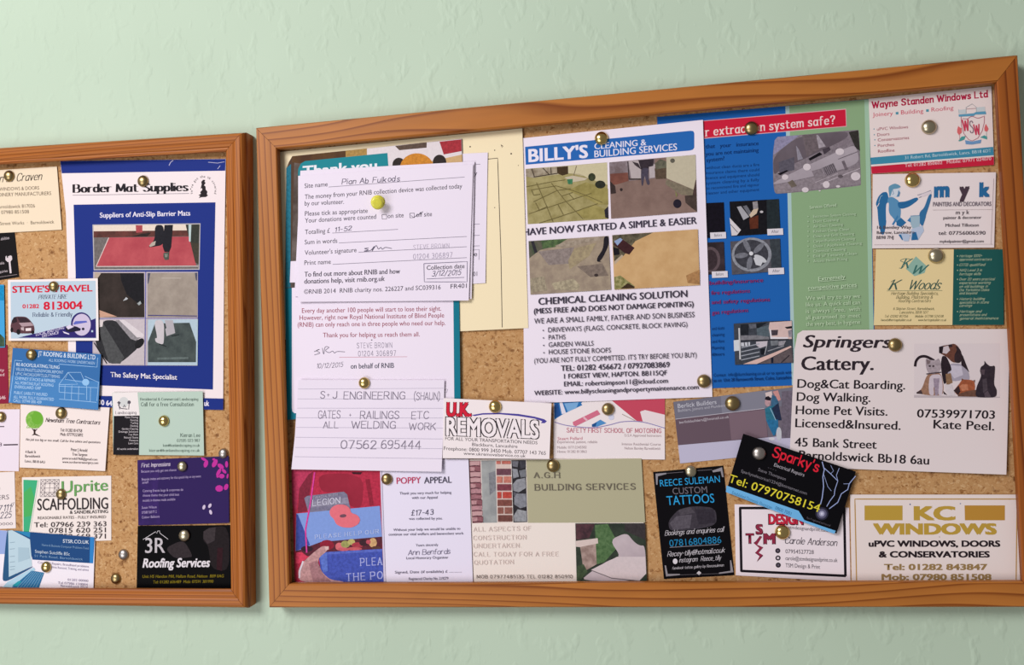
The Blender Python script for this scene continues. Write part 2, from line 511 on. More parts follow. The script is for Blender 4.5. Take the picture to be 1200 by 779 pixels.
# ------------------------------------------------------------------ the two noticeboards
def wood(name, light, dark, axis, stretch, bands, dist, seed, lines=150, wave=5.0, rough=0.42):
    m = bpy.data.materials.new(name)
    m.use_nodes = True
    nt = m.node_tree
    b = nt.nodes['Principled BSDF']
    b.inputs['Roughness'].default_value = rough
    b.inputs['Specular IOR Level'].default_value = 0.18
    tc = nt.nodes.new('ShaderNodeTexCoord')
    mp = nt.nodes.new('ShaderNodeMapping')
    mp.inputs['Location'].default_value = (seed, seed * 0.7, seed * 1.3)
    mp.inputs['Scale'].default_value = (stretch, 6, 1.0) if axis == 'x' else (1.0, 6, stretch)
    nt.links.new(tc.outputs['Object'], mp.inputs['Vector'])
    w = nt.nodes.new('ShaderNodeTexNoise')
    w.inputs['Scale'].default_value = bands
    w.inputs['Detail'].default_value = 1.5
    w.inputs['Distortion'].default_value = dist
    nt.links.new(mp.outputs['Vector'], w.inputs['Vector'])
    mu = nt.nodes.new('ShaderNodeMath')
    mu.operation = 'MULTIPLY'
    mu.inputs[1].default_value = wave
    nt.links.new(w.outputs['Fac'], mu.inputs[0])
    sx = nt.nodes.new('ShaderNodeSeparateXYZ')
    nt.links.new(tc.outputs['Object'], sx.inputs[0])
    cross = nt.nodes.new('ShaderNodeMath')
    cross.operation = 'MULTIPLY_ADD'
    cross.inputs[1].default_value = lines
    nt.links.new(sx.outputs['Z' if axis == 'x' else 'X'], cross.inputs[0])
    nt.links.new(mu.outputs[0], cross.inputs[2])
    fr = nt.nodes.new('ShaderNodeMath')
    fr.operation = 'FRACT'
    nt.links.new(cross.outputs[0], fr.inputs[0])
    cr = nt.nodes.new('ShaderNodeValToRGB')
    e = cr.color_ramp.elements
    e[0].position, e[0].color = 0.0, light
    e[1].position, e[1].color = 0.66, [light[i] * 0.78 + dark[i] * 0.22 for i in range(3)] + [1]
    q = e.new(0.9)
    q.color = dark
    q = e.new(1.0)
    q.color = light
    nt.links.new(fr.outputs[0], cr.inputs['Fac'])
    fine = nt.nodes.new('ShaderNodeTexNoise')
    fine.inputs['Scale'].default_value = bands * 9
    fine.inputs['Detail'].default_value = 3
    nt.links.new(mp.outputs['Vector'], fine.inputs['Vector'])
    mx = nt.nodes.new('ShaderNodeMix')
    mx.data_type = 'RGBA'
    mx.blend_type = 'MULTIPLY'
    mx.inputs[0].default_value = 0.35
    nt.links.new(cr.outputs['Color'], mx.inputs[6])
    nt.links.new(fine.outputs['Color'], mx.inputs[7])
    bw = nt.nodes.new('ShaderNodeRGBToBW')
    nt.links.new(fine.outputs['Color'], bw.inputs[0])
    nt.links.new(bw.outputs[0], mx.inputs[7])
    nt.links.new(mx.outputs[2], b.inputs['Base Color'])
    return m


def cork_material():
    m = bpy.data.materials.new('cork')
    m.use_nodes = True
    nt = m.node_tree
    b = nt.nodes['Principled BSDF']
    b.inputs['Roughness'].default_value = 0.85
    b.inputs['Specular IOR Level'].default_value = 0.15
    tc = nt.nodes.new('ShaderNodeTexCoord')
    v = nt.nodes.new('ShaderNodeTexVoronoi')
    v.inputs['Scale'].default_value = 640
    wn = nt.nodes.new('ShaderNodeTexNoise')
    wn.inputs['Scale'].default_value = 260
    wn.inputs['Detail'].default_value = 3
    nt.links.new(tc.outputs['Object'], wn.inputs['Vector'])
    mx0 = nt.nodes.new('ShaderNodeMix')
    mx0.data_type = 'VECTOR'
    mx0.inputs[0].default_value = 0.008
    nt.links.new(tc.outputs['Object'], mx0.inputs[4])
    nt.links.new(wn.outputs['Color'], mx0.inputs[5])
    nt.links.new(mx0.outputs[1], v.inputs['Vector'])
    sp = nt.nodes.new('ShaderNodeSeparateColor')
    nt.links.new(v.outputs['Color'], sp.inputs[0])
    cr = nt.nodes.new('ShaderNodeValToRGB')
    e = cr.color_ramp.elements
    e[0].position, e[0].color = 0.0, (0.27, 0.115, 0.035, 1)
    e[1].position, e[1].color = 1.0, (0.6, 0.38, 0.19, 1)
    for p, c in ((0.07, (0.41, 0.205, 0.078, 1)), (0.2, (0.47, 0.255, 0.105, 1)), (0.85, (0.52, 0.295, 0.128, 1))):
        q = e.new(p)
        q.color = c
    nt.links.new(sp.outputs[0], cr.inputs['Fac'])
    n2 = nt.nodes.new('ShaderNodeTexNoise')
    n2.inputs['Scale'].default_value = 190
    n2.inputs['Detail'].default_value = 4
    nt.links.new(tc.outputs['Object'], n2.inputs['Vector'])
    c2 = nt.nodes.new('ShaderNodeValToRGB')
    c2.color_ramp.elements[0].position = 0.28
    c2.color_ramp.elements[0].color = (0.38, 0.27, 0.2, 1)
    c2.color_ramp.elements[1].position = 0.42
    c2.color_ramp.elements[1].color = (1, 1, 1, 1)
    nt.links.new(n2.outputs['Fac'], c2.inputs['Fac'])
    mx = nt.nodes.new('ShaderNodeMix')
    mx.data_type = 'RGBA'
    mx.blend_type = 'MULTIPLY'
    mx.inputs[0].default_value = 0.9
    nt.links.new(cr.outputs['Color'], mx.inputs[6])
    nt.links.new(c2.outputs['Color'], mx.inputs[7])
    nt.links.new(mx.outputs[2], b.inputs['Base Color'])
    bp = nt.nodes.new('ShaderNodeBump')
    bp.inputs['Strength'].default_value = 0.35
    bp.inputs['Distance'].default_value = 0.0006
    nt.links.new(n2.outputs['Fac'], bp.inputs['Height'])
    nt.links.new(bp.outputs['Normal'], b.inputs['Normal'])
    return m


CORK = cork_material()
FRONT = 0.018


def board(label, outer, inner, profile, mats):
    """outer, inner: front outline of the frame, corners TL TR BR BL; profile: (share of width, depth)"""
    O = [P(x, y, FRONT) for x, y in outer]
    I = [P(x, y, 0.015) for x, y in inner]
    c = sum(O, Vector()) / 4
    c.y = 0
    root = empty('noticeboard', c, label, 'noticeboard')
    for i in range(4):
        j = (i + 1) % 4
        vs, fs = [], []
        n = len(profile)
        for t in (0, 1):
            a = i if t == 0 else j
            for s, dp in profile:
                q = O[a].lerp(I[a], s)
                q.y = -dp
                vs.append(q)
        for q in range(n - 1):
            fs.append((q, q + 1, n + q + 1, n + q))
        fs.append((n - 1, 0, n, 2 * n - 1))
        fs += [tuple(range(n))[::-1], tuple(range(n, 2 * n))]
        # a hair of gap at the mitres
        mid = sum(vs, Vector()) / len(vs)
        vs = [mid + (v - mid) * (0.9992 if i % 2 == 0 else 0.9996) if True else v for v in vs]
        for v in vs:
            v.y = min(v.y, -0.0001)
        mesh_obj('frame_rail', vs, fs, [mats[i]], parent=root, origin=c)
    # cork sheet set into the rebate behind the lip
    K = [O[a].lerp(I[a], 0.72) for a in range(4)]
    vs = [Vector((k.x, -0.0065, k.z)) for k in K] + [Vector((k.x, -0.0006, k.z)) for k in K]
    mesh_obj('cork_panel', vs, [(0, 1, 2, 3), (7, 6, 5, 4), (0, 4, 5, 1), (1, 5, 6, 2), (2, 6, 7, 3), (3, 7, 4, 0)], [CORK],
             parent=root, origin=c)
    return root


OUT_R = [(299.5, 149.5), (1193, 64), (1225, 711.5), (315, 712)]
INN_R = [(326, 175), (1166.5, 97), (1197.5, 680.5), (340, 683.3)]
PROF_R = [(0, 0.0004), (0, 0.0168), (0.05, 0.018), (0.5, 0.018), (0.94, 0.0178), (1, 0.0168), (1, 0.0118), (0.7, 0.0118), (0.7, 0.0004)]
honey, honey_d = (0.54, 0.195, 0.038, 1), (0.24, 0.06, 0.01, 1)
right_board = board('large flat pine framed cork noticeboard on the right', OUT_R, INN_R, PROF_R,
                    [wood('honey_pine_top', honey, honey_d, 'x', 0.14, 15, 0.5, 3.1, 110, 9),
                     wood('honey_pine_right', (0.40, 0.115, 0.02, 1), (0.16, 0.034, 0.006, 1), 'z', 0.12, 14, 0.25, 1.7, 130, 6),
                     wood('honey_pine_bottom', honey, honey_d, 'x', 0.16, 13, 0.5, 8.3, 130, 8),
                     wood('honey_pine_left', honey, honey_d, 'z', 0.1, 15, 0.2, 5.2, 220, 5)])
OUT_L = [(-560, 207), (285.5, 153.5), (289, 714), (-548, 701)]
INN_L = [(-530, 222), (265, 177), (271, 690.5), (-520, 687)]
PROF_L = [(0, 0.0004), (0, 0.0125), (0.05, 0.0152), (0.12, 0.017), (0.22, 0.018), (0.45, 0.0176), (0.56, 0.0166), (0.62, 0.0171),
          (0.78, 0.0165), (0.83, 0.0156), (0.9, 0.0158), (1, 0.015), (1, 0.0118), (0.7, 0.0118), (0.7, 0.0004)]
amber, amber_d = (0.5, 0.165, 0.032, 1), (0.25, 0.06, 0.009, 1)
left_board = board('pine framed cork noticeboard with rounded moulded frame, cut by the left photo edge', OUT_L, INN_L, PROF_L,
                   [wood('amber_pine_top', amber, amber_d, 'x', 0.06, 20, 0.15, 2.3, 330, 4),
                    wood('amber_pine_right', amber, amber_d, 'z', 0.06, 20, 0.15, 4.4, 330, 4),
                    wood('amber_pine_bottom', amber, amber_d, 'x', 0.06, 20, 0.2, 6.1, 280, 4),
                    wood('amber_pine_left', amber, amber_d, 'z', 0.03, 26, 0.15, 7.7)])


# ------------------------------------------------------------------ cards on the left board
WH, CR = '#efe2e0', '#ecd9bd'
KL = 0.93

s = Sheet('business_card', 'cream window maker card with a script name, top left and cut by the photo edge', 'business card',
          [(-62, 203), (66.6, 195), (72.3, 269), (-58, 276)], CR, 1, KL)
s.text('heading', 'n B. Craven', -1, 213.5, 50, 210.5, 9, '#30241e', pen=(.32, .16), it=.35, gap=1.1)
s.text('printed_text', 'WINDOWS & DOORS', -1, 223.6, 46, 222, 4, '#7a6450')
s.text('printed_text', 'JOINERY MANUFACTURERS', -4, 230.4, 60, 228.4, 4.2, '#7a6450')
s.text('printed_text', 'Barnoldswick 817026', -4, 244.4, 41, 243, 4, '#7a6450')
s.text('printed_text', '07980 851508', 1.5, 250.7, 34, 249.8, 4, '#7a6450')
s.text('printed_text', 'Street Works  ·  Barnoldswick', 0, 263.8, 63.5, 261.8, 3.8, '#7a6450')

s = Sheet('business_card', 'black card with a white spanner at the left photo edge', 'business card',
          [(-70, 268), (17, 272), (22.4, 324.5), (-70, 339)], '#0e0a0c', 0, 0.90)
s.line('logo', [(10.5, 300), (12.5, 320)], '#d9cdd0', 2.2)
s.poly('logo', Z(0, 140, 4.327, (28, 695), (33, 690), (36, 702), (46, 700), (50, 688), (60, 692), (62, 708), (52, 722), (38, 722), (28, 712)), '#d9cdd0')
s.text('printed_text', 'abilities', 1, 281.5, 11, 280, 3.4, '#c9bcc0')
s.text('printed_text', 'mobile', -2, 310, 5, 309.5, 3, '#c9bcc0')
s.text('printed_text', 'enquiries', -4, 320.5, 9, 318.5, 3, '#c9bcc0')
s.line('border', [(-60, 333.5), (20, 321.5)], '#a89a9d', .4)

s = Sheet('business_card', 'sky blue picture card showing only its right edge at the left photo edge', 'business card',
          [(-75, 333), (4.6, 333.5), (5.8, 407), (-75, 410)], '#3f9bd0', 1, 0.99)
s.poly('photograph', [(-74, 334), (4.2, 334.5), (4.6, 352), (-74, 352)], '#0f86ba')
s.poly('photograph', [(-74, 385), (-20, 378), (1, 392), (5, 396), (5.4, 406), (-74, 409)], '#2c4a3a|#51624a|150')

s = Sheet('business_card', 'maroon card with white lettering beneath the sky blue card at the left edge', 'business card',
          [(-80, 404), (8.6, 404), (10.2, 472.5), (-80, 476)], '#8a1f3a', 0, 0.95)
s.text('printed_text', 'quality', -12, 435, 5, 435, 3.4, '#e2c3c6')
s.text('printed_text', 'fitted', -7, 440.5, 5, 440.5, 3.4, '#e2c3c6')
s.text('printed_text', '646', -1, 468, 6.5, 467.5, 4, '#e2c3c6', bold=.02)

# the safety mat poster
s = Sheet('poster', 'tall white and royal blue barrier mat poster with five photos of floor mats', 'poster',
          [(70.5, 188.8), (264.6, 186), (263.6, 245), (262.6, 310), (261.4, 480.3), (80, 476), (79.6, 320), (77.2, 250)], '#f0e3e4', 0, KL,
          corners=[(70.5, 188.8), (264.6, 186), (261.4, 480.3), (80, 478)], curl=(.0012, .0008, .0006, 0))
BL = '#182e80'
s.poly('banner', [(70.6, 188.9), (264.4, 186.2), (263.9, 200), (72.4, 203)], BL)
s.line('banner', [(198, 194), (200, 190), (203, 187.8)], '#c9c6dc', .7)
s.line('banner', [(244, 190), (255, 191), (263, 189.5)], '#c9c6dc', .5)
s.line('banner', [(255, 198), (258, 194)], '#c9c6dc', .6)
s.text('heading', 'Border Mat Supplies', 85, 225.6, 221, 223.6, 9.4, '#221c22', pen=(.8, .11), gap=1.5)
s.line('heading', [(85, 228.7), (221.5, 226.6)], '#8d8590', .6)
# map of the island in its ring of words
s.poly('logo', [(238, 210.5), (240.5, 210.8), (239.5, 213), (241, 214), (239, 217), (240.8, 218.5), (241, 222), (243, 224.5), (242.3, 227.5), (243.8, 229),
                (241, 230.8), (236, 231), (233, 232), (234.5, 229.5), (232.5, 228.5), (235.5, 227), (234.5, 225), (237, 222.5), (236.5, 220), (235, 221), (236.3, 216), (235.8, 213)], '#241c20')
word = "We've got the UK covered"
for i, ch in enumerate(word):
    a = math.pi * (1.08 - 1.16 * i / (len(word) - 1))
    x, y = 238.5 + 13 * math.cos(a), 222.5 - 14.5 * math.sin(a)
    if ch != ' ':
        tx, ty = math.sin(a), math.cos(a)
        s.text('logo', ch, x - tx * .8, y - ty * .8, x + tx * .8, y + ty * .8, 2.6, '#4a4248', up=(math.cos(a), -math.sin(a)))
s.poly('panel', [(86.2, 239.8), (252.4, 237), (251, 310), (249.5, 456.3), (89, 450.5), (88.6, 320)], BL)
s.text('heading#2', 'Suppliers of Anti-Slip Barrier Mats', 117, 255, 223, 252.4, 5.8, '#e9e3ef', bold=.022)
q = lambda *p: Z(105, 258, 8.889, *p)
s.poly('photograph', q((30, 45), (1155, 32), (1145, 515), (42, 522)), '#b9b4b4')
s.poly('photograph', q((42, 55), (1145, 42), (1135, 505), (50, 510)), '#6f6866')
s.poly('photograph', q((42, 55), (1145, 42), (1143, 120), (42, 120)), '#e6d6c6')
s.poly('photograph', q((42, 115), (1040, 105), (1040, 165), (42, 180)), '#4c2d28|#6a3a34|90')
s.poly('photograph', q((480, 52), (550, 52), (550, 125), (485, 130)), '#a8474c')
s.poly('photograph', q((540, 140), (640, 130), (600, 170), (430, 172)), '#2a201d')
s.poly('photograph', q((200, 180), (1040, 170), (1110, 470), (70, 478)), '#a9424c|#bb545a|40')
s.line('photograph', q((200, 182), (68, 480)), '#d9c5c0', .9)
s.line('photograph', q((68, 482), (1130, 478)), '#d5c8c4', .9)
s.poly('photograph', q((1000, 45), (1145, 42), (1136, 300), (1050, 230), (1020, 130)), '#33362f')
s.poly('photograph', q((1050, 230), (1140, 240), (1136, 460), (1100, 440)), '#3f3a2f')
s.poly('photograph', q((1030, 45), (1060, 45), (1052, 225), (1035, 220)), '#bccfce')
s.poly('photograph', q((680, 50), (770, 50), (775, 190), (760, 260), (640, 280), (610, 280), (680, 200)), '#1b1a22')
s.poly('photograph', q((780, 50), (868, 48), (850, 280), (830, 330), (780, 330), (760, 270)), '#191820')
s.poly('photograph', q((620, 265), (650, 230), (690, 215), (680, 260), (630, 278)), '#b3aa9c')
s.poly('photograph', q((770, 340), (830, 330), (825, 410), (785, 415), (768, 380)), '#4c5148')
s.poly('photograph', q((780, 350), (815, 350), (808, 385), (785, 385)), '#7d8378')
q = lambda *p: Z(105, 315, 6.659, *p)
s.poly('photograph#2', q((28, 22), (845, 22), (842, 755), (22, 752)), '#b8adb5')
s.line('photograph#2', q((438, 22), (432, 755)), '#4b50a0', .9)
s.line('photograph#2', q((22, 388), (845, 384)), '#5a5aa4', .7)
s.poly('photograph#2', q((52, 32), (425, 32), (428, 378), (52, 378)), '#3a302c|#2c2420|60')
s.poly('photograph#2', q((40, 25), (90, 35), (60, 75), (40, 75)), '#b7a594')
s.poly('photograph#2', q((240, 35), (425, 35), (425, 270), (380, 270), (290, 200), (245, 90)), '#16151a')
s.poly('photograph#2', q((260, 250), (285, 220), (300, 232), (290, 240)), '#b9bdc0')
s.poly('photograph#2', q((370, 270), (395, 250), (405, 270), (385, 285)), '#9aa0a0')
s.poly('photograph#2', q((60, 315), (215, 372), (60, 378)), '#c99d85')
s.poly('photograph#2', q((452, 32), (840, 30), (838, 378), (452, 378)), '#93877c|#a3978b|70')
s.poly('photograph#2', q((452, 32), (475, 32), (460, 110), (452, 120)), '#4e4f63')
s.poly('photograph#2', q((820, 30), (840, 30), (838, 90), (830, 90)), '#4e4f63')
s.line('photograph#2', q((455, 362), (838, 368)), '#3c3a78', 1.1)
s.line('photograph#2', q((560, 72), (715, 72)), '#b4a99e', 1.2)
s.poly('photograph#2', q((32, 395), (430, 392), (428, 748), (28, 748)), '#c6bbc0')
s.poly('photograph#2', q((110, 400), (210, 400), (420, 580), (240, 740), (140, 738), (35, 570), (70, 470)), '#2b2b2e')
s.poly('photograph#2', q((70, 470), (110, 430), (270, 690), (240, 740), (150, 735)), '#4c4d4e')
s.poly('photograph#2', q((200, 400), (260, 396), (420, 520), (360, 560), (320, 545)), '#8f8a8e')
s.poly('photograph#2', q((230, 398), (270, 396), (425, 512), (420, 530), (370, 535)), '#d9d0d3')
s.ell('photograph#2', 163.5, 402.3, 4.2, 7, '#1a191c', rot=.7)
s.poly('photograph#2', q((250, 730), (420, 600), (428, 748), (250, 748)), '#c3b9bc')
s.poly('photograph#2', q((75, 400), (108, 402), (100, 450), (72, 455)), '#d9cfce')
s.line('photograph#2', q((35, 575), (135, 740)), '#141416', 1.3)
s.poly('photograph#2', q((455, 395), (845, 392), (842, 752), (452, 752)), '#b3c6d2')
s.poly('photograph#2', q((510, 425), (780, 420), (832, 570), (830, 728), (455, 728), (455, 570)), '#3b4444|#4a5452|120')
s.poly('photograph#2', q((500, 400), (582, 400), (580, 580), (560, 590), (515, 570), (510, 540), (530, 540)), '#c9c2c6')
s.poly('photograph#2', q((585, 400), (650, 400), (668, 500), (600, 525), (590, 470), (600, 460)), '#b2adb2')
s.line('photograph#2', q((540, 585), (600, 605)), '#22282a', 1.3)
s.line('photograph#2', q((640, 525), (700, 512)), '#22282a', 1.3)
s.line('photograph#2', q((528, 700), (770, 695)), '#5f6a68', 2.6)
s.text('printed_text', 'The Safety Mat Specialist', 129.5, 441.6, 207.6, 444.8, 5.8, '#e9e3ef', bold=.022)
s.poly('banner#2', [(82, 463), (261.6, 467), (261.4, 480.2), (82, 476.2)], BL)
s.text('printed_text#2', '00 64', 115, 473.6, 131.5, 475.6, 6, '#e9e3ef', bold=.03)
s.text('printed_text#3', 'uk', 239.3, 475.3, 245, 475.5, 6.4, '#e9e3ef', bold=.03)

# taxi card
s = Sheet('business_card', 'pale blue taxi card with red lettering, a minivan and a navy wedge', 'business card',
          [(9.2, 327.8), (114.5, 326), (115.6, 399), (10, 399.2)], '#eadfdd', 2, 0.99, curl=(.0004, .0003, .0008, .0005))
s.poly('panel', [(12.3, 330.3), (112, 328.8), (113, 396.4), (12.8, 396.6)], '#b3c5d2')
s.text('heading', "STEVE'S TRAVEL", 14.4, 342.9, 108.4, 341.2, 8, '#c81534', bold=.03)
s.text('printed_text', 'PRIVATE HIRE', 44.5, 350.3, 79.3, 349.6, 4.6, '#3a4464', pen=(.42, .2), it=.3, serif=.5)
s.text('heading#2', '01282', 26.3, 361.2, 46, 361, 4.9, '#c81534', bold=.03)
s.text('heading#2', '813004', 51, 362.8, 96.8, 361.8, 9.4, '#c81534', bold=.03)
s.text('printed_text', 'Reliable & Friendly', 38, 371, 85, 370.5, 4.6, '#3a4470', pen=(.42, .2), serif=.5)
q = lambda *p: Z(8, 365, 10.714, *p)
s.poly('panel', q((140, 328), (750, 180), (1000, 130), (1115, 85), (1120, 330)), '#2a2168')
s.ell('logo', *q((935, 150))[0], 12.1, 13.2, '#2a2168', 28)
s.ell('logo', *q((940, 165))[0], 10.6, 12.8, '#c3b7cf', 28)
s.poly('logo', q((835, 150), (860, 120), (1000, 115), (1010, 135), (840, 165)), '#5a62b4')
s.poly('logo', q((735, 190), (790, 168), (880, 190), (930, 215), (920, 240), (800, 260), (740, 245)), '#1c1830')
s.poly('logo', q((740, 190), (790, 165), (845, 190), (770, 225)), '#d2c8dc')
s.poly('logo', q((700, 245), (780, 275), (785, 290), (720, 270)), '#e2d8e6')
s.ell('logo', *q((958, 218))[0], 1.6, 1.6, '#1c1830')
s.text('printed_text', 'LOCAL AND LONG', *q((365, 308))[0], *q((720, 215))[0], 3.2, '#d7cfe6', bold=.01)
s.text('printed_text', 'DISTANCE', *q((445, 325))[0], *q((652, 278))[0], 3.2, '#d7cfe6', bold=.01)
s.poly('picture', q((45, 180), (62, 120), (90, 62), (235, 62), (285, 100), (340, 170), (350, 240), (325, 275), (130, 275), (55, 250)), '#57383f')
s.poly('picture', q((60, 118), (88, 72), (120, 68), (130, 130), (70, 150)), '#2c1d24')
s.poly('picture', q((130, 75), (235, 75), (300, 130), (170, 140)), '#33222a')
s.poly('picture', q((150, 142), (300, 135), (342, 175), (190, 190)), '#a58c92')
s.poly('picture', q((175, 200), (215, 195), (215, 240), (180, 230)), '#b9a5a8')
s.poly('picture', q((235, 210), (305, 205), (305, 240), (237, 245)), '#e0d2d2')
s.ell('picture', *q((62, 230))[0], 1.6, 3, '#191216')
s.ell('picture', *q((145, 255))[0], 2.3, 3.2, '#191216')
s.ell('picture', *q((325, 260))[0], 1.8, 2.2, '#191216')

# roofing card
s = Sheet('business_card', 'mid blue roofing card with a white outline house, beneath the pale blue taxi card', 'business card',
          [(15, 407.5), (118.2, 415), (114.7, 480.2), (10, 471.7)], '#356ba6', 3, 0.95, curl=(.0006, .0006, .001, .0005))
s.poly('panel', [(13, 440), (116.7, 447), (114.9, 479.9), (10.2, 471.4)], '#4680ba')
Lt = '#cfe0f0'
s.text('heading', 'JT ROOFING & BUILDING LTD', 44.6, 416.6, 111.6, 421.2, 5.2, '#dbe6f2', bold=.01)
s.text('printed_text', 'ALL ROOFING WORK UNDERTAKEN', 57, 423.3, 111, 427, 3.2, '#a9c8e8')
for i, (t, x0, y0, x1, y1) in enumerate((('RE-ROOFS,SLATING,TILING', 19, 428.6, 69.6, 432.2), ('VELUX,PAULETS,LEADWORK,REPOINT', 18.5, 434, 74, 438),
        ('UPVC FACIAS,SOFFITS,GUTTERING', 18.2, 439.3, 70, 443), ('CHIMNEY STACKS & REPAIRS', 17.8, 444.6, 64.5, 448),
        ('ALL POINTING,FLAT ROOFING', 17.5, 449.8, 62.5, 453), ('EVERGUARD GRP', 17.2, 454.8, 48, 456.5), ('PUBLIC LIABILITY INSURED', 16.4, 461.5, 55.5, 464),
        ('ALL WORK FULLY GUARANTEED', 15.8, 466.4, 63, 469.6), ('CALL: 07749 000 409', 15.4, 470.8, 48.4, 473))):
    s.text('printed_text', t, x0, y0, x1, y1, 3.4 if i else 3.8, Lt if i == 0 else '#b4d2ee', bold=.012 if i == 0 else 0)
s.line('border', [(26, 422.8), (17.4, 422), (11.2, 470.5)], '#9cc4ea', .6)
s.line('border', [(69, 426.5), (113.8, 430), (114.4, 419)], '#9cc4ea', .6)
q = lambda *p: Z(0, 300, 4.331, *p)
for ln in (((300, 690), (300, 650), (345, 590), (410, 590), (440, 660), (440, 730)), ((345, 590), (395, 650), (300, 652)), ((300, 660), (495, 668)), ((430, 610), (500, 640), (492, 735)),
           ((300, 725), (490, 742)), ((330, 655), (328, 728)), ((365, 655), (362, 730)), ((400, 660), (398, 735)), ((460, 665), (458, 738)), ((300, 690), (430, 700)), ((345, 590), (330, 625), (430, 640))):
    s.line('picture', q(*ln), '#a5cbee', .5)
s.ell('picture', *q((435, 640))[0], 4.2, 4, '#8fbde6')

s = Sheet('business_card', 'lilac white card with thick dark lines at the left photo edge', 'business card',
          [(-85, 480), (23.4, 479.4), (22, 552), (-85, 551)], '#e8dbe6', 0, KL)
s.line('printed_text', [(-60, 500), (5, 499.7)], '#3a2b38', 1.1)
s.line('printed_text', [(4, 521.2), (21, 520.8)], '#3a2b38', 1.5)
s.text('printed_text', 'No. 00618', -34, 523, 2.2, 522.6, 4, '#5a4a58')

# tree surgeon card
s = Sheet('business_card', 'white tree contractor card with a round green tree', 'business card',
          [(24.2, 473.5), (128.4, 477.4), (123.2, 551.8), (23, 547.6)], '#efe1dc', 1, KL, curl=(0, .0004, .001, .0006))
q = lambda *p: Z(20, 470, 9.165, *p)
s.ell('logo', *q((188, 198))[0], 10.4, 10.4, '#8fbf58|#6aa83c|300', 26)
s.ell('logo', *q((215, 180))[0], 6.6, 7.6, '#6cab35', 20)
for dx in range(0, 130, 14):
    s.line('logo', q((120 + dx, 250 + (dx % 28)), (100 + dx, 290)), '#8fbf58', .7)
s.poly('logo', q((178, 300), (196, 300), (196, 345), (255, 380), (188, 362), (155, 368), (178, 350)), '#33201c')
s.line('logo', q((186, 330), (215, 296)), '#33201c', .8)
s.line('logo', q((186, 325), (160, 292)), '#33201c', .8)
s.text('heading', 'Newsham Tree Contractors', 53, 494, 117.4, 497.2, 4.6, '#4a3c40', pen=(.36, .26), it=.3, gap=1)
for t, x0, y0, x1, y1, h in (('Tel: 01282 814758', 70.5, 505.4, 96, 506.4, 3.6), ('Mob: 07779225892', 70.5, 510.4, 97, 511.4, 3.6), ('4 Bank St', 29.5, 530.8, 42, 531, 3.2),
        ('Barnoldswick', 29.4, 535.6, 47, 536, 3), ('Lancs, BB18 6AU', 29, 541.4, 52.6, 542.8, 3), ('Peter J Arnold', 83, 528.3, 102, 529.4, 3.6), ('Tree Surgeon', 84.4, 533.7, 102, 534.4, 3.4),
        ('peterarnold1968@gmail.com', 73, 538, 114, 539.6, 2.8), ('www.northerntreesurgery.com', 73, 542.4, 115, 543.6, 2.8)):
    s.text('printed_text', t, x0, y0, x1, y1, h, '#6b5a5e')
s.text('printed_text', 'No job too big or too small. Call for free advice and quotations', 30.2, 516, 117.6, 519.4, 2.8, '#6b5a5e', it=.2)

s = Sheet('business_card', 'off white card with blue biro figures at the left photo edge', 'business card',
          [(-85, 557), (17, 552.5), (18.6, 618.8), (-85, 623)], '#ece0de', 0, KL)
s.text('printed_text', 'JOINERS', -22, 586.5, 10.6, 584.8, 5.4, '#8d7f86')
s.text('printed_text', 'established', -26, 575, 0, 574, 3, '#8d7f86')
s.text('printed_text', '07985 00000', -30, 616.5, 15, 615, 3.2, '#9a8c92')
s.text('handwriting', '07111', -9, 600, 14, 597.5, 7, '#3b3c52', pen=(.28, .28), it=.2, wob=.3)
s.text('handwriting', '45225', -9, 608.6, 14, 606, 7, '#3b3c52', pen=(.28, .28), it=.2, wob=.3)
s.line('handwriting', [(13, 590), (16.6, 588.4), (14, 594)], '#3b3c52', .6)

# scaffolding card
s = Sheet('business_card', 'white scaffolding card with a green stripe and bold black lettering', 'business card',
          [(25.8, 559.2), (130.3, 557.2), (130.4, 633), (27, 637)], '#efe3dd', 0, KL)
s.poly('panel', [(27.4, 562), (44, 562.6), (34, 623), (27.6, 623)], '#3fae7c')
s.poly('panel', [(28, 577), (36, 570), (40, 582), (37, 604), (28, 606)], '#4cae5e')
s.line('panel', [(45.4, 562.6), (35.4, 622)], '#9bbfa8', .5)
q = lambda *p: Z(0, 550, 4.58, *p)
for i in range(5):
    x = 217 + i * 24.5
    s.line('logo', q((x + 2, 52), (x - 2, 145)), '#8f8588', .5)
    y = 54 + i * 23
    s.line('logo', q((216, y), (318, y - 1)), '#8f8588', .5)
for i in range(4):
    for j in range(4):
        if not (1 <= i <= 2 and 1 <= j <= 2):
            x, y = 218 + i * 24.5, 54 + j * 23
            s.line('logo', q((x, y), (x + 22, y + 21)), '#8f8588', .4)
            s.line('logo', q((x + 22, y), (x, y + 21)), '#8f8588', .4)
s.text('heading', 'Uprite', *q((330, 126))[0], *q((579, 112))[0], 13.6, '#6aa25c', bold=.012)
s.text('heading', 'SCAFFOLDING', *q((200, 219))[0], *q((579, 211))[0], 13.4, '#2b2327', bold=.006)
s.text('printed_text', '& SANDBLASTING', *q((374, 238))[0], *q((579, 233))[0], 3.8, '#3c3236')
s.text('printed_text', 'REASONABLE RATES - FULLY INSURED', *q((202, 267))[0], *q((568, 261))[0], 3.2, '#a0948f')
for t, a, b in (('Tel: 07966 239 363', (182, 310), (570, 304)), ('07815 620 251', (262, 340), (567, 337)), ('07752 669 371', (262, 372), (567, 370))):
    s.text('printed_text', t, *q(a)[0], *q(b)[0], 5.7, '#4c4044')

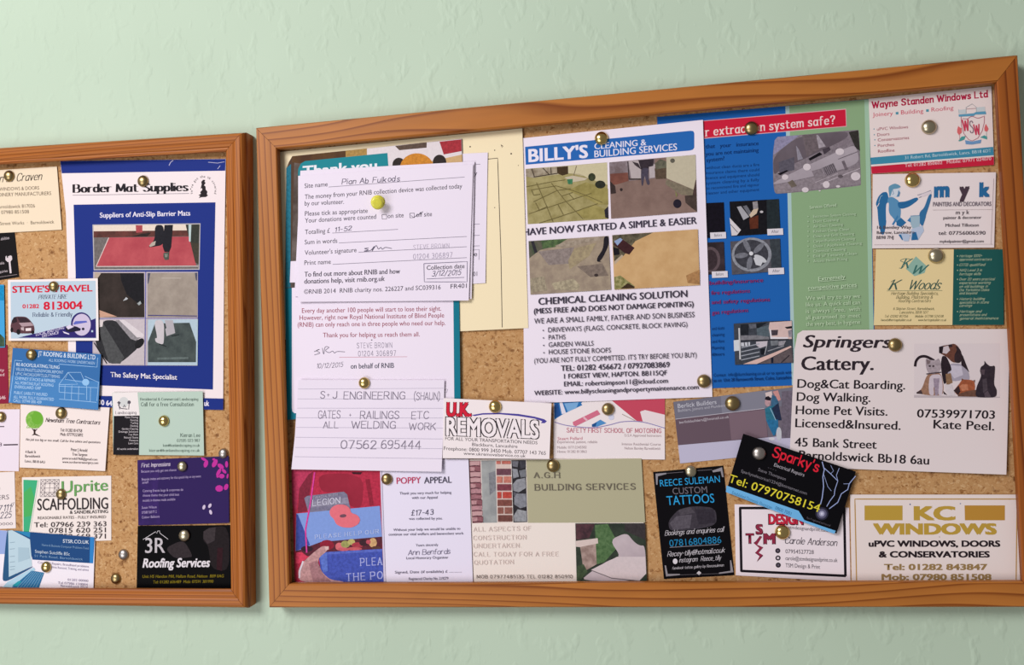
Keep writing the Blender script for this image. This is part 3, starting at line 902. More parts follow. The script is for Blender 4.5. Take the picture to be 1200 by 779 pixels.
# computer repair card
s = Sheet('business_card', 'navy and white computer card with a picture of an open laptop', 'business card',
          [(-28, 619), (111.3, 629.2), (109.3, 692), (-30, 686)], '#e9e2ea', 1, 0.99, curl=(0, .0004, 0, 0))
q = lambda *p: Z(0, 615, 9.167, *p)
s.poly('panel', [(-27.6, 619.4), (8, 621.8), (7, 649), (-28, 649)], '#93a6d6')
s.poly('panel', q((75, 55), (1018, 132), (1000, 412), (350, 372), (330, 300)), '#1c467a')
s.poly('panel', q((968, 130), (1010, 133), (1000, 411), (962, 408)), '#2b7dc0')
s.poly('picture', q((150, 60), (325, 78), (320, 135)), '#2a7fae')
s.poly('picture', q((75, 50), (90, 70), (95, 560), (350, 440), (352, 455), (80, 605), (28, 600), (30, 520)), '#28547c')
s.poly('picture', q((88, 60), (130, 55), (322, 155), (345, 440), (95, 558)), '#b4cbd6')
for y in (190, 260, 340, 400, 450, 480):
    s.line('picture', q((105, y), (160, y - 6)), '#8fa6b4', .8)
s.poly('picture', q((195, 240), (310, 245), (320, 360), (195, 400)), '#a3bcc9')
s.poly('picture', q((80, 610), (360, 455), (380, 480), (250, 600), (130, 670), (30, 665)), '#a9cbdc')
s.poly('picture', q((130, 665), (340, 490), (475, 512), (415, 680), (135, 672)), '#2b6b98')
for i in range(7):
    s.line('picture', q((185 + i * 33, 672), (350 + i * 19, 495 + i * 3)), '#8db9d2', .35)
s.poly('picture', q((130, 650), (200, 600), (230, 605), (190, 660)), '#2a9aa8')
s.text('heading', 'STSR.CO.UK', *q((675, 190))[0], *q((955, 203))[0], 4, '#d5e0ec', bold=.01)
s.text('printed_text', 'Home & Business Computer Problems Fixed', *q((450, 225))[0], *q((952, 262))[0], 2.6, '#7ea2c8')
s.text('printed_text', 'Stephen Sutcliffe BSc', *q((375, 298))[0], *q((748, 328))[0], 3.6, '#c5d4e4')
s.text('printed_text', '51 Park Road, Barnoldswick', *q((370, 342))[0], *q((890, 380))[0], 2.6, '#7ea2c8')
for t, a, b in (('Computer Repairs, Broadband problems', (405, 412), (952, 458)), ('Virus Removal, Training, and advice', (550, 463), (950, 495)), ('01282 00000', (725, 598), (945, 612)),
                ('Tel 07986 118004', (620, 630), (940, 652)), ('Barnoldswick BB18', (650, 662), (940, 682))):
    s.text('printed_text', t, *q(a)[0], *q(b)[0], 2.7, '#a49cb2')

# landscaping card
s = Sheet('business_card', 'mint green landscaping card with a black and white strip', 'business card',
          [(131.5, 460), (237.5, 458.4), (239.1, 533.6), (132.7, 532.8)], '#b7cbbd', 2, 0.95, curl=(.0008, .0009, .0004, .0002))
q = lambda *p: Z(130, 450, 8.276, *p)
s.poly('panel', q((14, 85), (258, 78), (278, 304), (28, 308)), '#eae2e0')
s.poly('panel', q((28, 308), (278, 304), (272, 688), (22, 685)), '#18151a')
s.ell('logo', *q((125, 175))[0], 5.6, 6.2, '#cfd0cf')
for ln in (((72, 165), (85, 245)), ((60, 180), (95, 180)), ((178, 160), (172, 245)), ((160, 185), (192, 180)), ((70, 200), (95, 235)), ((120, 225), (130, 200), (142, 225)), ((95, 235), (160, 242))):
    s.line('logo', q(*ln), '#56505a', .9)
s.ell('logo', *q((176, 175))[0], 1.9, 2, '#56505a')
s.ell('logo', *q((78, 182))[0], 1.4, 1.8, '#56505a')
s.text('logo', 'Landscaping', *q((42, 290))[0], *q((246, 288))[0], 3.2, '#706a72', pen=(.3, .2), serif=.4)
for i, t in enumerate(('Patio Paving', 'Fencing', 'Turfing', 'Decking', 'Garden Clearing', 'Drainage Solutions', 'Tree Work', 'Natural Stone', 'Patterns', 'Lawn Care')):
    y = 330 + i * 28
    s.text('printed_text', t, *q((262 - len(t) * 10.4, y))[0], *q((264, y))[0], 2.3, '#cfc6ca')
s.text('printed_text', 'All works undertaken', *q((58, 638))[0], *q((264, 636))[0], 2.4, '#cfc6ca')
for t, a, b, h in (('Residential & Commercial Landscaping', (282, 158), (845, 158), 3), ('Call for a free Consultation', (292, 213), (802, 212), 4.2), ('Kieran Lee', (672, 512), (865, 512), 4.2),
                ('07595 023 987', (640, 560), (862, 558), 3.2), ('kan@kanlandscaping.co.uk', (505, 606), (860, 606), 3), ('kieran@kanlandscaping.co.uk', (370, 655), (860, 655), 3)):
    s.text('printed_text', t, *q(a)[0], *q(b)[0], h, '#6d8478' if h == 3 else '#5c7268', pen=(.3, .2), serif=.35)

# purple card
s = Sheet('business_card', 'dark purple card with pink blossom in its corner', 'business card',
          [(161, 539), (268, 534.3), (268.5, 612.6), (162, 615.6)], '#2f1d58', 1, 0.90, curl=(0, 0, .0004, .0004))
q = lambda *p: Z(150, 530, 8.654, *p)
s.poly('panel', q((98, 82), (330, 72), (300, 400), (330, 720), (110, 735)), '#3c2468|#2f1d58|60')
s.text('heading', 'First Impressions', *q((135, 150))[0], *q((430, 135))[0], 4.4, '#d6c8dc', pen=(.42, .3), it=.15)
for t, a, b in (('Because you only get one chance', (135, 205), (490, 188)), ('Bespoke invites and stationery for that special day or any event', (140, 285), (740, 252)), ('small', (145, 318), (205, 312)),
                ('Catering Events large & corporate do', (150, 402), (560, 388)), ('choose theme that your child best', (150, 448), (520, 438)), ('models in themes made available', (150, 500), (480, 486)),
                ('Susan Wilson', (140, 572), (290, 565)), ('07580 56577 2', (140, 622), (290, 612)), ('Colour: Balloons', (140, 670), (320, 660))):
    s.text('printed_text', t, *q(a)[0], *q(b)[0], 2.9, '#b9a6cf')
PK = '#c2309c'
for cx, cy, a, b, r in ((770, 70, 34, 14, .5), (790, 115, 22, 40, .3), (880, 110, 24, 46, .5), (870, 70, 16, 12, 0), (940, 140, 38, 22, .6), (920, 200, 18, 46, .5), (950, 240, 30, 24, 0), (975, 190, 30, 16, .8),
                        (925, 365, 40, 34, 0), (995, 350, 22, 34, .4), (1000, 120, 16, 34, 0), (1010, 240, 10, 26, .2), (910, 245, 14, 12, 0)):
    s.ell('pattern', *q((cx, cy))[0], a / 8.654, b / 8.654, PK, 9, rot=r)
for cx, cy, r in ((770, 555, .3), (830, 540, .5), (838, 605, -.3)):
    s.ell('pattern', *q((cx, cy))[0], 1.7, 2.9, '#d3c2dc', 10, rot=r)

# roofing services card
s = Sheet('business_card', 'glossy black roofing services card with white and yellow lettering', 'business card',
          [(161.4, 616.2), (270, 615), (270.5, 690.5), (160, 690.5)], '#070608', 0, 0.90, rough=.5, spec=.04)
q = lambda *p: Z(160, 610, 9.496, *p)
s.poly('photograph', q((320, 305), (470, 230), (540, 235), (630, 400), (560, 410), (460, 420), (400, 400)), '#352d30')
s.poly('photograph', q((740, 130), (800, 75), (1030, 55), (1035, 560), (830, 540), (800, 280), (740, 220)), '#241d20')
s.poly('photograph', q((745, 120), (810, 80), (880, 75), (870, 220), (790, 260), (745, 200)), '#3c3538')
s.poly('photograph', q((900, 300), (960, 300), (950, 560), (890, 540)), '#32181f')
s.line('logo', q((72, 210), (212, 122), (225, 140), (235, 115), (255, 112), (262, 140), (350, 205)), '#d9d2d6', .6)
s.text('logo', '3R', *q((95, 358))[0], *q((318, 356))[0], 17.4, '#c6bfc4', bold=.012)
s.text('heading', 'Roofing Services', *q((66, 520))[0], *q((818, 512))[0], 10.8, '#e4dde2', bold=.03, it=.22)
s.text('printed_text', 'Unit H5 Handon Mill, Hallam Road, Nelson  BB9 0AG', *q((66, 636))[0], *q((972, 630))[0], 3.4, '#a8931f', it=.15, bold=.008)
s.text('printed_text', 'Tel: 01282 606489  Mob: 07591 381990', *q((185, 698))[0], *q((855, 690))[0], 3.4, '#a8931f', it=.15, bold=.008)


# ------------------------------------------------------------------ flyers and cards on the large board
KC, KR = 1.0, 0.98
LW, NV = '#e6dcea', '#4a4254'

# blue and green extraction flyer
s = Sheet('flyer', 'tall blue and green kitchen extraction flyer with a red title strip', 'flyer',
          [(770, 137), (1018.4, 116), (1024.6, 392), (1025, 448), (835, 454.8), (780, 457)], '#2061ae', 0, 1.0,
          corners=[(770, 137), (1018.4, 116), (1025, 448), (780, 457)], rough=.5, spec=.06)
q = lambda *p: Z(780, 110, 4.1, *p)
GRN = '#8aa880'
s.poly('panel', [(921, 124.5), (1018.4, 116.2), (1024.8, 447.6), (929, 451.4)], GRN)
s.poly('panel', [(920.4, 124.6), (925, 124.2), (932, 451.2), (928, 451.4)], '#a9c4c4')
s.poly('panel', [(1013, 116.8), (1018.4, 116.3), (1025, 447.8), (1020, 448)], '#9ebfa6')
s.poly('banner', q((150, 131), (867, 71), (870, 157), (150, 218)), '#d8a9b0')
s.poly('banner', q((150, 134), (864, 75), (867, 154), (150, 214)), '#c9203c')
s.text('heading', 'r extraction system safe?', *q((189, 203))[0], *q((815, 143))[0], 9.6, '#ead0cf', pen=(.5, .24), serif=.5, gap=1.7)
DK = '#123a7c'
for t, a, b in (('that   your   insurance', (192, 262), (447, 246)), ('you are not maintaining', (192, 298), (447, 278)), ('system?', (196, 328), (283, 318))):
    s.text('printed_text', t, *q(a)[0], *q(b)[0], 4.6, DK, bold=.02)
for i in range(6):
    t = ('without clean ducts are a fire', 'insurance claims there could', 'licence and equipment should', 'system cleaning by a fully', 'to recommend fire and vapour', 'cleaner and other equipment')[i]
    s.text('printed_text', t, *q((194, 362 + i * 24.5))[0], *q((450, 346 + i * 24))[0], 3.4, '#174488')
q = lambda *p: Z(900, 150, 9.739, *p)
hood = q((75, 140), (110, 100), (350, 80), (1020, 18), (1040, 30), (1062, 640), (1050, 660), (110, 755), (75, 735), (60, 640), (55, 300))
s.poly('photograph', hood, '#837880')
s.poly('photograph', q((75, 140), (110, 100), (360, 80), (60, 310)), '#8d88a4')
s.poly('photograph', q((360, 82), (900, 30), (920, 110), (460, 330), (140, 480), (62, 540), (60, 315)), '#5b5158|#6a6068|30')
s.poly('photograph', q((390, 80), (560, 68), (640, 210), (440, 330)), '#6b6064')
s.poly('photograph', q((550, 80), (570, 78), (660, 210), (580, 230)), '#a39aa2')
s.poly('photograph', q((320, 200), (350, 240), (400, 350), (340, 370)), '#8f8a96')
s.poly('photograph', q((120, 390), (300, 330), (300, 480), (130, 510)), '#5a5662')
s.poly('photograph', q((760, 190), (920, 100), (935, 160), (720, 270)), '#81767e')
s.poly('photograph', q((920, 45), (1030, 25), (1050, 260), (1000, 230)), '#35322f')
s.poly('photograph', q((620, 240), (700, 215), (715, 250), (640, 300)), '#453c45')
s.poly('photograph', q((60, 620), (460, 420), (860, 240), (1000, 190), (1050, 380), (880, 470), (70, 650)), '#9c929a|#aaa0a8|40')
s.poly('photograph', q((70, 660), (880, 480), (1055, 440), (1060, 640), (110, 750)), '#8b8087')
s.poly('photograph', q((460, 350), (590, 275), (620, 300), (480, 372)), '#17141a')
s.poly('photograph', q((110, 522), (215, 478), (232, 490), (140, 538)), '#17141a')
s.poly('photograph', q((500, 490), (610, 460), (650, 540), (540, 585)), '#82787f')
s.poly('photograph', q((615, 455), (745, 400), (790, 500), (665, 550)), '#5f565e')
for i in range(7):
    s.line('photograph', q((625 + i * 20, 448 - i * 8), (672 + i * 20, 545 - i * 8)), '#9b9199', .5)
s.poly('photograph', q((225, 620), (280, 590), (330, 660), (270, 680)), '#6c6258')
s.poly('photograph', q((840, 380), (870, 370), (910, 470), (880, 480)), '#6d636b')
s.line('photograph', q((600, 640), (1050, 460)), '#b8adb5', 1.0)
s.line('photograph', q((800, 355), (1020, 270)), '#6b6169', .7)
s.line('photograph', q((540, 620), (800, 520)), '#b0a5ad', .8)
for cx, cy, rx, ry in ((445, 445, 45, 40), (195, 560, 38, 32), (820, 270, 50, 40), (425, 705, 40, 30), (665, 645, 40, 40), (1000, 550, 55, 50), (800, 665, 25, 14), (590, 715, 12, 8)):
    s.ell('photograph', *q((cx, cy))[0], rx / 9.739, ry / 9.739, '#d6cbd0', 14)
s.ell('photograph', *q((825, 550))[0], 3, 1.8, '#5f565c')
q = lambda *p: Z(825, 200, 5.19, *p)
s.poly('photograph#2', q((-60, 200), (120, 192), (128, 400), (-50, 415)), '#14111a')
s.poly('photograph#3', q((155, 188), (455, 172), (465, 380), (165, 398)), '#17161b')
s.poly('photograph#3', q((380, 176), (455, 173), (463, 375), (385, 380)), '#242c30')
s.poly('photograph#3', q((155, 285), (225, 360), (200, 392), (168, 395)), '#d5cfd2')
s.line('photograph#3', q((160, 325), (205, 375)), '#6b666c', .8)
s.poly('photograph#3', q((200, 220), (225, 215), (275, 280), (240, 300)), '#a5a4ab')
s.poly('photograph#3', q((235, 215), (260, 210), (290, 260), (275, 275)), '#686870')
s.poly('photograph#3', q((275, 270), (300, 235), (330, 230), (320, 260), (285, 285)), '#cbb7a0')
s.poly('photograph#3', q((295, 190), (325, 185), (330, 230), (300, 235)), '#8f8a8d')
s.poly('photograph#3', q((275, 290), (330, 270), (330, 350), (280, 355)), '#5a2d1e')
s.ell('photograph#3', *q((350, 250))[0], 2, 1.4, '#c2bdc0')
s.poly('photograph#4', q((-50, 440), (120, 432), (128, 620), (-45, 640)), '#41353a|#2c2428|60')
s.ell('photograph#4', *q((40, 540))[0], 11.5, 15, '#5b4c50')
s.ell('photograph#4', *q((38, 542))[0], 8.5, 12, '#3a2e33')
s.poly('photograph#5', q((160, 430), (462, 412), (470, 610), (170, 632)), '#55535b')
s.poly('photograph#5', q((400, 418), (462, 414), (469, 600), (410, 610)), '#3a4046')
s.ell('photograph#5', *q((290, 510))[0], 23.4, 20, '#8d8f98', 30)
s.ell('photograph#5', *q((288, 508))[0], 20, 17, '#3f3f47', 30)
for a in range(5):
    an = a * 1.2566 + .5
    cx, cy = 288 + 62 * math.cos(an), 508 + 55 * math.sin(an)
    s.ell('photograph#5', *q((cx, cy))[0], 8.2, 3.2, '#74757e' if a != 0 else '#c5c6cc', 12, rot=an)
s.poly('photograph#5', q((300, 530), (330, 520), (362, 545), (345, 580), (315, 572)), '#c9cad0')
s.ell('photograph#5', *q((287, 503))[0], 2.4, 2.4, '#d8d8dd')
for x, y, t in ((85, 393, 'Before'), (432, 371, 'After'), (95, 630, 'Before'), (438, 610, 'After')):
    s.poly('caption#%d%d' % (x, y), q((x - 48, y - 17), (x + 48, y - 21), (x + 50, y + 18), (x - 46, y + 22)), '#d9d3da')
    s.text('caption#%d%d' % (x, y), t, *q((x - 22, y + 9))[0], *q((x + 24, y + 6))[0], 3.6, '#6d6872')
q = lambda *p: Z(820, 290, 4.329, *p)
MG = '#a82a72'
for t, a, b in (('building/insurance', (50, 190), (322, 174)), ('fire regulations', (58, 240), (255, 228)), ('and safety regulations', (60, 287), (356, 272)), ('gas regulations', (62, 340), (246, 326))):
    s.text('printed_text', t, *q(a)[0], *q(b)[0], 4.6, MG, bold=.012)
for i, t in enumerate(('and ducts', 'cleaning', 'and fans', 'Planning', 'filters')):
    s.text('printed_text', t, *q((62, 418 + i * 33))[0], *q((124, 414 + i * 33))[0], 3.4, DK)
s.text('printed_text', 'Contact  info@ductcleaning.co.uk or to speak with', *q((70, 655))[0], *q((466, 640))[0], 3.6, DK)
s.text('printed_text', 'us on  Unit 28 Barnsworth Street, Colne, Lancashire', *q((70, 682))[0], *q((466, 666))[0], 3.8, DK, bold=.015)
q = lambda *p: Z(855, 370, 12.56, *p)
s.poly('photograph#6', q((60, 115), (590, 80), (915, 70), (935, 690), (80, 720)), '#3f434c')
s.poly('photograph#6', q((160, 125), (280, 120), (280, 280), (165, 285)), '#23262c')
s.poly('photograph#6', q((280, 125), (390, 120), (395, 180), (300, 190)), '#5d5f68')
s.poly('photograph#6', q((390, 110), (560, 95), (430, 180), (395, 180)), '#1f2329')
s.poly('photograph#6', q((400, 185), (590, 130), (590, 300), (400, 310)), '#55626a')
s.poly('photograph#6', q((590, 95), (915, 75), (915, 340), (610, 340), (575, 180)), '#d4b9b4')
s.poly('photograph#6', q((600, 210), (715, 205), (705, 285), (620, 290)), '#4a4048')
s.poly('photograph#6', q((590, 195), (610, 205), (620, 310), (860, 315), (860, 338), (600, 340)), '#e1dce2')
s.poly('photograph#6', q((810, 165), (915, 150), (915, 185), (840, 190)), '#201d22')
s.poly('photograph#6', q((860, 220), (915, 200), (920, 310), (870, 310)), '#8e8790')
s.poly('photograph#6', q((165, 290), (400, 285), (580, 310), (580, 350), (165, 360)), '#7b7a80')
s.line('photograph#6', q((165, 365), (870, 345)), '#23222a', 1.1)
s.poly('photograph#6', q((60, 360), (150, 350), (155, 510), (65, 520)), '#d2d6dc')
s.line('photograph#6', q((140, 180), (155, 640)), '#c7c7ca', 1.8)
s.poly('photograph#6', q((165, 395), (300, 385), (300, 440), (170, 450)), '#c6c8d0')
s.line('photograph#6', q((215, 390), (225, 445)), '#3b3c44', 1)
s.line('photograph#6', q((265, 385), (270, 440)), '#3b3c44', 1)
s.poly('photograph#6', q((390, 380), (560, 370), (550, 440), (450, 475), (390, 430)), '#c4bcc4')
s.poly('photograph#6', q((600, 365), (715, 360), (715, 430), (610, 440)), '#767a80')
s.poly('photograph#6', q((720, 375), (830, 365), (800, 430), (720, 440)), '#9a979e')
for y0 in (470, 530, 590, 650):
    s.line('photograph#6', q((170, y0), (440, y0 - 60)), '#9fa3ad', 1.1)
s.poly('photograph#6', q((450, 490), (520, 480), (510, 570), (460, 570)), '#1b1d24')
s.line('photograph#6', q((550, 430), (515, 570)), '#b0b2b8', .8)
s.line('photograph#6', q((560, 520), (800, 440)), '#8d8f96', 1.2)
s.poly('photograph#6', q((200, 710), (560, 580), (900, 440), (915, 460), (600, 620), (400, 708)), '#d8b6ae')
s.poly('photograph#6', q((420, 705), (620, 620), (915, 465), (932, 688)), '#5f5457')
s.poly('photograph#6', q((610, 620), (645, 605), (645, 695), (610, 695)), '#1c2030')
s.line('photograph#6', q((880, 580), (760, 690)), '#27242c', 1.1)
s.text('printed_text', 'Services Offered', *Z(780, 110, 4.1, (692, 552))[0], *Z(780, 110, 4.1, (820, 540))[0], 3.6, '#b9ceb0', bold=.01)
for i, t in enumerate(('Extraction System Cleaning', 'Duct Cleaning', 'Air Duct Cleaning', 'Kitchen Deep Clean', 'Oven and Grill Cleaning', 'Carpet/Furniture Cleaning', 'Oven / Appliance Cleaning', 'Chemical Cleaning', 'End of Tenancy Clean', 'Access Hatch Fitting')):
    y = 254.5 + i * 5.8
    w = (50, 30, 35, 42, 48, 49, 57, 38, 51, 40)[i]
    s.text('printed_text', t, 953, y + .6, 953 + w, y - w * .055, 3.0, '#b4caac')
    s.ell('printed_text', 947, y - 1, .7, .7, '#b4caac', 6)
s.text('printed_text', 'Extremely', 959, 329, 990.5, 326.2, 4.6, '#bcd2b2', bold=.012)
s.line('printed_text', [(959, 330), (990.5, 327.4)], '#bcd2b2', .5)
s.text('printed_text', 'competitive prices', 947, 339.4, 1004, 335.6, 4.6, '#bcd2b2', bold=.012)
s.line('printed_text', [(947, 340.6), (1004, 336.8)], '#bcd2b2', .5)
for i, t in enumerate(('We will try to say we', 'like us. A quick call can', 'is  always  free,  with', 'all guaranteed  to  meet', 'the very best, in hygiene')):
    y = 351.5 + i * 7.6
    s.text('printed_text', t, 944.5, y, 1008, y - 2.8, 4.6, '#b9cfae', bold=.006)

# Safety first card
s = Sheet('business_card', 'white driving school card with blue and red learner plates', 'business card',
          [(648.6, 462), (778.6, 458), (779.2, 538.4), (648.8, 537)], '#eadfe0', 0, KC, curl=(0, 0, .0006, 0))
q = lambda *p: Z(640, 440, 7.08, *p)
s.poly('pattern', q((65, 180), (330, 180), (290, 230), (300, 245), (140, 320), (68, 365)), '#2b6fae')
s.poly('pattern', q((105, 200), (125, 195), (165, 310), (130, 320)), '#dcd8e4')
s.poly('pattern', q((150, 230), (270, 220), (250, 270), (180, 300)), '#79a8d4')
s.poly('pattern', q((70, 240), (100, 230), (120, 330), (75, 350)), '#1f4d8c')
s.poly('pattern', q((500, 170), (985, 160), (985, 330), (840, 310), (790, 290), (800, 380), (750, 375)), '#c2495e')
s.poly('pattern', q((780, 300), (820, 285), (985, 325), (985, 420), (800, 375)), '#e6d7da')
s.poly('pattern', q((220, 385), (425, 285), (450, 320), (245, 420), (225, 410)), '#cf6f88')
s.line('pattern', q((310, 345), (340, 372)), '#e0b4c0', 2.2)
s.poly('pattern', q((375, 410), (450, 365), (500, 395), (420, 425)), '#4f8cc4')
s.poly('pattern', q((380, 405), (420, 385), (410, 425), (380, 425)), '#20508a')
s.line('pattern', q((630, 320), (740, 375)), '#a79a90', .8)
s.ell('pattern', *q((540, 345))[0], 3.4, 3.4, '#cfd0e4')
s.line('pattern', q((68, 385), (180, 415), (380, 432), (520, 410), (640, 382), (800, 385), (985, 436)), '#8a7eb4', .9, smooth=True)
s.text('heading', 'SAFETY FIRST SCHOOL OF MOTORING', *q((170, 470))[0], *q((955, 475))[0], 5, '#c0687a', pen=(.36, .3), serif=.2)
s.text('printed_text', 'D.S.A Approved Instructors', *q((650, 505))[0], *q((955, 508))[0], 3, '#b6a3a6')
s.text('printed_text', 'Stuart Pollard', *q((95, 535))[0], *q((300, 532))[0], 3.6, '#c9808e')
for t, a, b in (('Experienced, patient, reliable', (92, 560), (425, 560)), ('Mobile: 07712345582', (92, 606), (335, 604)), ('Home: 01282 813863', (92, 640), (335, 640)),
                ('Intense Residential Course', (628, 577), (950, 580)), ('Nelson Burnley Barnoldswick', (650, 612), (950, 615))):
    s.text('printed_text', t, *q(a)[0], *q(b)[0], 3, '#b3a2a5')

# Berlick card
s = Sheet('business_card', 'grey builders card with a workman in blue overalls, partly behind the pet boarding notice', 'business card',
          [(789, 471), (938, 452.5), (944, 527), (797, 543)], '#6f6672', 0, 1.0, rough=.5, spec=.06)
q = lambda *p: Z(780, 440, 6.494, *p)
s.poly('panel', q((60, 200), (1020, 82), (1035, 215), (75, 330)), '#73717f')
s.poly('panel', q((420, 155), (760, 112), (760, 250), (430, 292)), '#81808e')
s.poly('panel', q((75, 332), (760, 250), (780, 470), (95, 528)), '#66545f')
s.poly('panel', q((480, 290), (760, 258), (775, 465), (500, 490)), '#7a6570')
s.poly('panel', q((95, 530), (780, 470), (1060, 440), (1066, 570), (110, 668)), '#bdb8cf')
s.line('border', q((75, 331), (400, 292), (750, 250)), '#c3bfca', .6)
s.text('heading', 'Berlick Builders', *q((94, 248))[0], *q((388, 215))[0], 5, '#c7c6d0')
s.text('printed_text', 'Builders, Joiners and Plumbers', *q((96, 277))[0], *q((455, 236))[0], 3.2, '#b7b5c0')
s.text('printed_text', 'berlickbuilders@hotmail.co.uk', *q((105, 366))[0], *q((482, 322))[0], 3, '#c5bdc6')
q = lambda *p: Z(890, 450, 10.38, *p)
s.poly('photograph', q((270, 90), (600, 60), (600, 640), (270, 660)), '#6b6270')
s.poly('photograph', q((70, 105), (150, 85), (160, 160), (80, 170)), '#d6c2c0')
s.poly('photograph', q((160, 90), (225, 75), (260, 190), (230, 205), (190, 140)), '#c9908c')
s.poly('photograph', q((65, 300), (120, 270), (240, 250), (215, 430), (80, 435)), '#2f6f86')
s.poly('photograph', q((150, 130), (200, 150), (240, 240), (140, 270)), '#3c6484')
s.poly('photograph', q((150, 290), (230, 230), (270, 440), (200, 440)), '#26304a')
s.ell('photograph', *q((100, 220))[0], 3.4, 5, '#b8949a')
s.poly('photograph', q((65, 185), (75, 155), (110, 145), (140, 170), (130, 200), (90, 195)), '#231c26')
s.poly('photograph', q((80, 435), (225, 430), (230, 520), (190, 620), (170, 630), (110, 510)), '#2c6d98')
s.line('photograph', q((130, 290), (200, 440)), '#8fb2c8', .9)
s.ell('photograph', *q((236, 605))[0], 3.2, 8, '#c3c4cc')
s.ell('photograph', *q((150, 665))[0], 3.6, 1.8, '#d5d3da')

# Billy's flyer
s = Sheet('flyer', 'tall white cleaning services flyer with a blue heading and four patio photos', 'flyer',
          [(611.5, 162), (823.7, 140.4), (834.8, 465), (614.4, 472.6)], '#eae0ec', 1, KC, curl=(0, .0008, 0, .0012))
BB = '#2464b0'
q = lambda *p: Z(605, 140, 4.87, *p)
s.poly('banner', q((50, 156), (995, 64), (1010, 66), (1016, 78), (1016, 160), (1008, 172), (990, 177), (54, 258)), BB)
s.text('heading', "BILLY'S", *q((70, 242))[0], *q((410, 216))[0], 15.2, '#e6e0ee', bold=.03)
s.text('heading', 'CLEANING &', *q((446, 170))[0], *q((742, 146))[0], 7, '#dfdcec', bold=.015)
s.text('heading', 'BUILDING SERVICES', *q((446, 216))[0], *q((918, 174))[0], 7.8, '#dfdcec', bold=.015)
q = lambda *p: Z(610, 185, 9.164, *p)
pa = q((55, 118), (930, 48), (945, 655), (78, 712))
s.poly('photograph', pa, '#8f8454|#a79c6c|110')
s.poly('photograph', q((55, 118), (930, 48), (935, 200), (740, 210), (520, 160), (400, 180), (60, 215)), '#b3a88a')
s.poly('photograph', q((510, 85), (930, 50), (936, 290), (720, 215), (640, 170), (510, 165)), '#c9bf9c')
s.poly('photograph', q((55, 125), (400, 100), (400, 170), (140, 215), (58, 200)), '#7d6f5c|#a89c88|160')
s.poly('photograph', q((390, 98), (510, 88), (512, 170), (450, 190), (395, 165)), '#41311f')
for ln in (((120, 115), (150, 205)), ((240, 108), (310, 180)), ((325, 103), (330, 175)), ((140, 205), (400, 165))):
    s.line('photograph', q(*ln), '#3a2e24', 1)
s.poly('photograph', q((500, 350), (700, 260), (940, 330), (943, 500), (830, 500), (680, 420)), '#857a44|#a0945a|90')
s.poly('photograph', q((600, 580), (780, 500), (943, 560), (944, 655), (680, 650)), '#857a44|#a0945a|90')
s.poly('photograph', q((470, 210), (560, 190), (720, 220), (690, 240), (560, 260)), '#c3b7a0')
gl = '#6b6038'
for ln in (((60, 310), (340, 255), (480, 235)), ((110, 345), (380, 300), (560, 350), (700, 400), (880, 480)), ((140, 470), (390, 350), (540, 330)), ((90, 600), (270, 540), (480, 470), (760, 380)),
           ((170, 265), (280, 520), (350, 690)), ((330, 270), (480, 460), (670, 655)), ((290, 520), (150, 580)), ((440, 410), (560, 370)), ((520, 385), (575, 445)), ((200, 700), (360, 650), (600, 570), (830, 490)),
           ((400, 500), (460, 610)), ((160, 480), (200, 560)), ((120, 350), (140, 400), (210, 390))):
    s.line('photograph', q(*ln), gl, .8)
s.poly('photograph', q((500, 230), (560, 225), (555, 280), (510, 280)), '#3f7a56')
s.ell('photograph', *q((765, 205))[0], 4.2, 4.6, '#2c3020|#3f4630|300')
s.ell('photograph', *q((855, 285))[0], 6, 4.6, '#2a2c22')
s.line('photograph', q((600, 85), (570, 185)), '#8a7a64', .6)
s.poly('photograph', q((900, 560), (940, 520), (944, 650), (910, 640)), '#2a2630')
q = lambda *p: Z(710, 180, 9.736, *p)
s.poly('photograph#2', q((38, 100), (1022, 12), (1040, 665), (60, 742)), '#79625a|#876f66|70')
s.poly('photograph#2', q((38, 100), (560, 55), (560, 280), (270, 310), (45, 310)), '#8e8288|#6e5f60|120')
s.poly('photograph#2', q((690, 40), (1022, 14), (1030, 300), (1000, 410), (690, 280)), '#bfb69e')
s.poly('photograph#2', q((260, 85), (400, 75), (400, 280), (290, 290)), '#b5aaaa')
s.poly('photograph#2', q((490, 130), (560, 120), (560, 270), (500, 280)), '#b5aaac')
s.poly('photograph#2', q((50, 230), (250, 215), (260, 310), (130, 350), (50, 360)), '#7d4e42|#6b4138|120')
s.poly('photograph#2', q((690, 290), (1000, 410), (1035, 480), (860, 470), (680, 350)), '#7c7260')
s.poly('photograph#2', q((555, 170), (690, 150), (690, 285), (570, 290)), '#57483a')
s.poly('photograph#2', q((560, 110), (620, 60), (690, 90), (690, 160), (570, 180)), '#4c4a40|#6c6a58|300')
s.ell('photograph#2', *q((760, 80))[0], 2.8, 2.6, '#5c584e')
s.line('photograph#2', q((250, 90), (265, 295)), '#332a28', 1)
s.line('photograph#2', q((265, 290), (400, 290)), '#3f3632', 1.6)
s.poly('photograph#2', q((300, 90), (370, 110), (400, 180), (330, 130)), '#3a3136')
s.poly('photograph#2', q((370, 75), (545, 60), (540, 140), (490, 150), (490, 170), (400, 180)), '#332a31')
s.poly('photograph#2', q((400, 165), (490, 160), (480, 260), (505, 350), (470, 360), (440, 230), (425, 365), (405, 365)), '#474150')
s.poly('photograph#2', q((45, 310), (105, 370), (115, 450), (55, 460)), '#382c2a')
s.ell('photograph#2', *q((175, 410))[0], 1.6, 1.8, '#2f2626')
s.ell('photograph#2', *q((815, 570))[0], 4.8, 5.2, '#231d2b')
s.poly('photograph#2', q((900, 480), (1030, 470), (1038, 660), (980, 620), (910, 560)), '#463a35')
s.poly('photograph#2', q((990, 470), (1025, 290), (1034, 480)), '#4a3836')
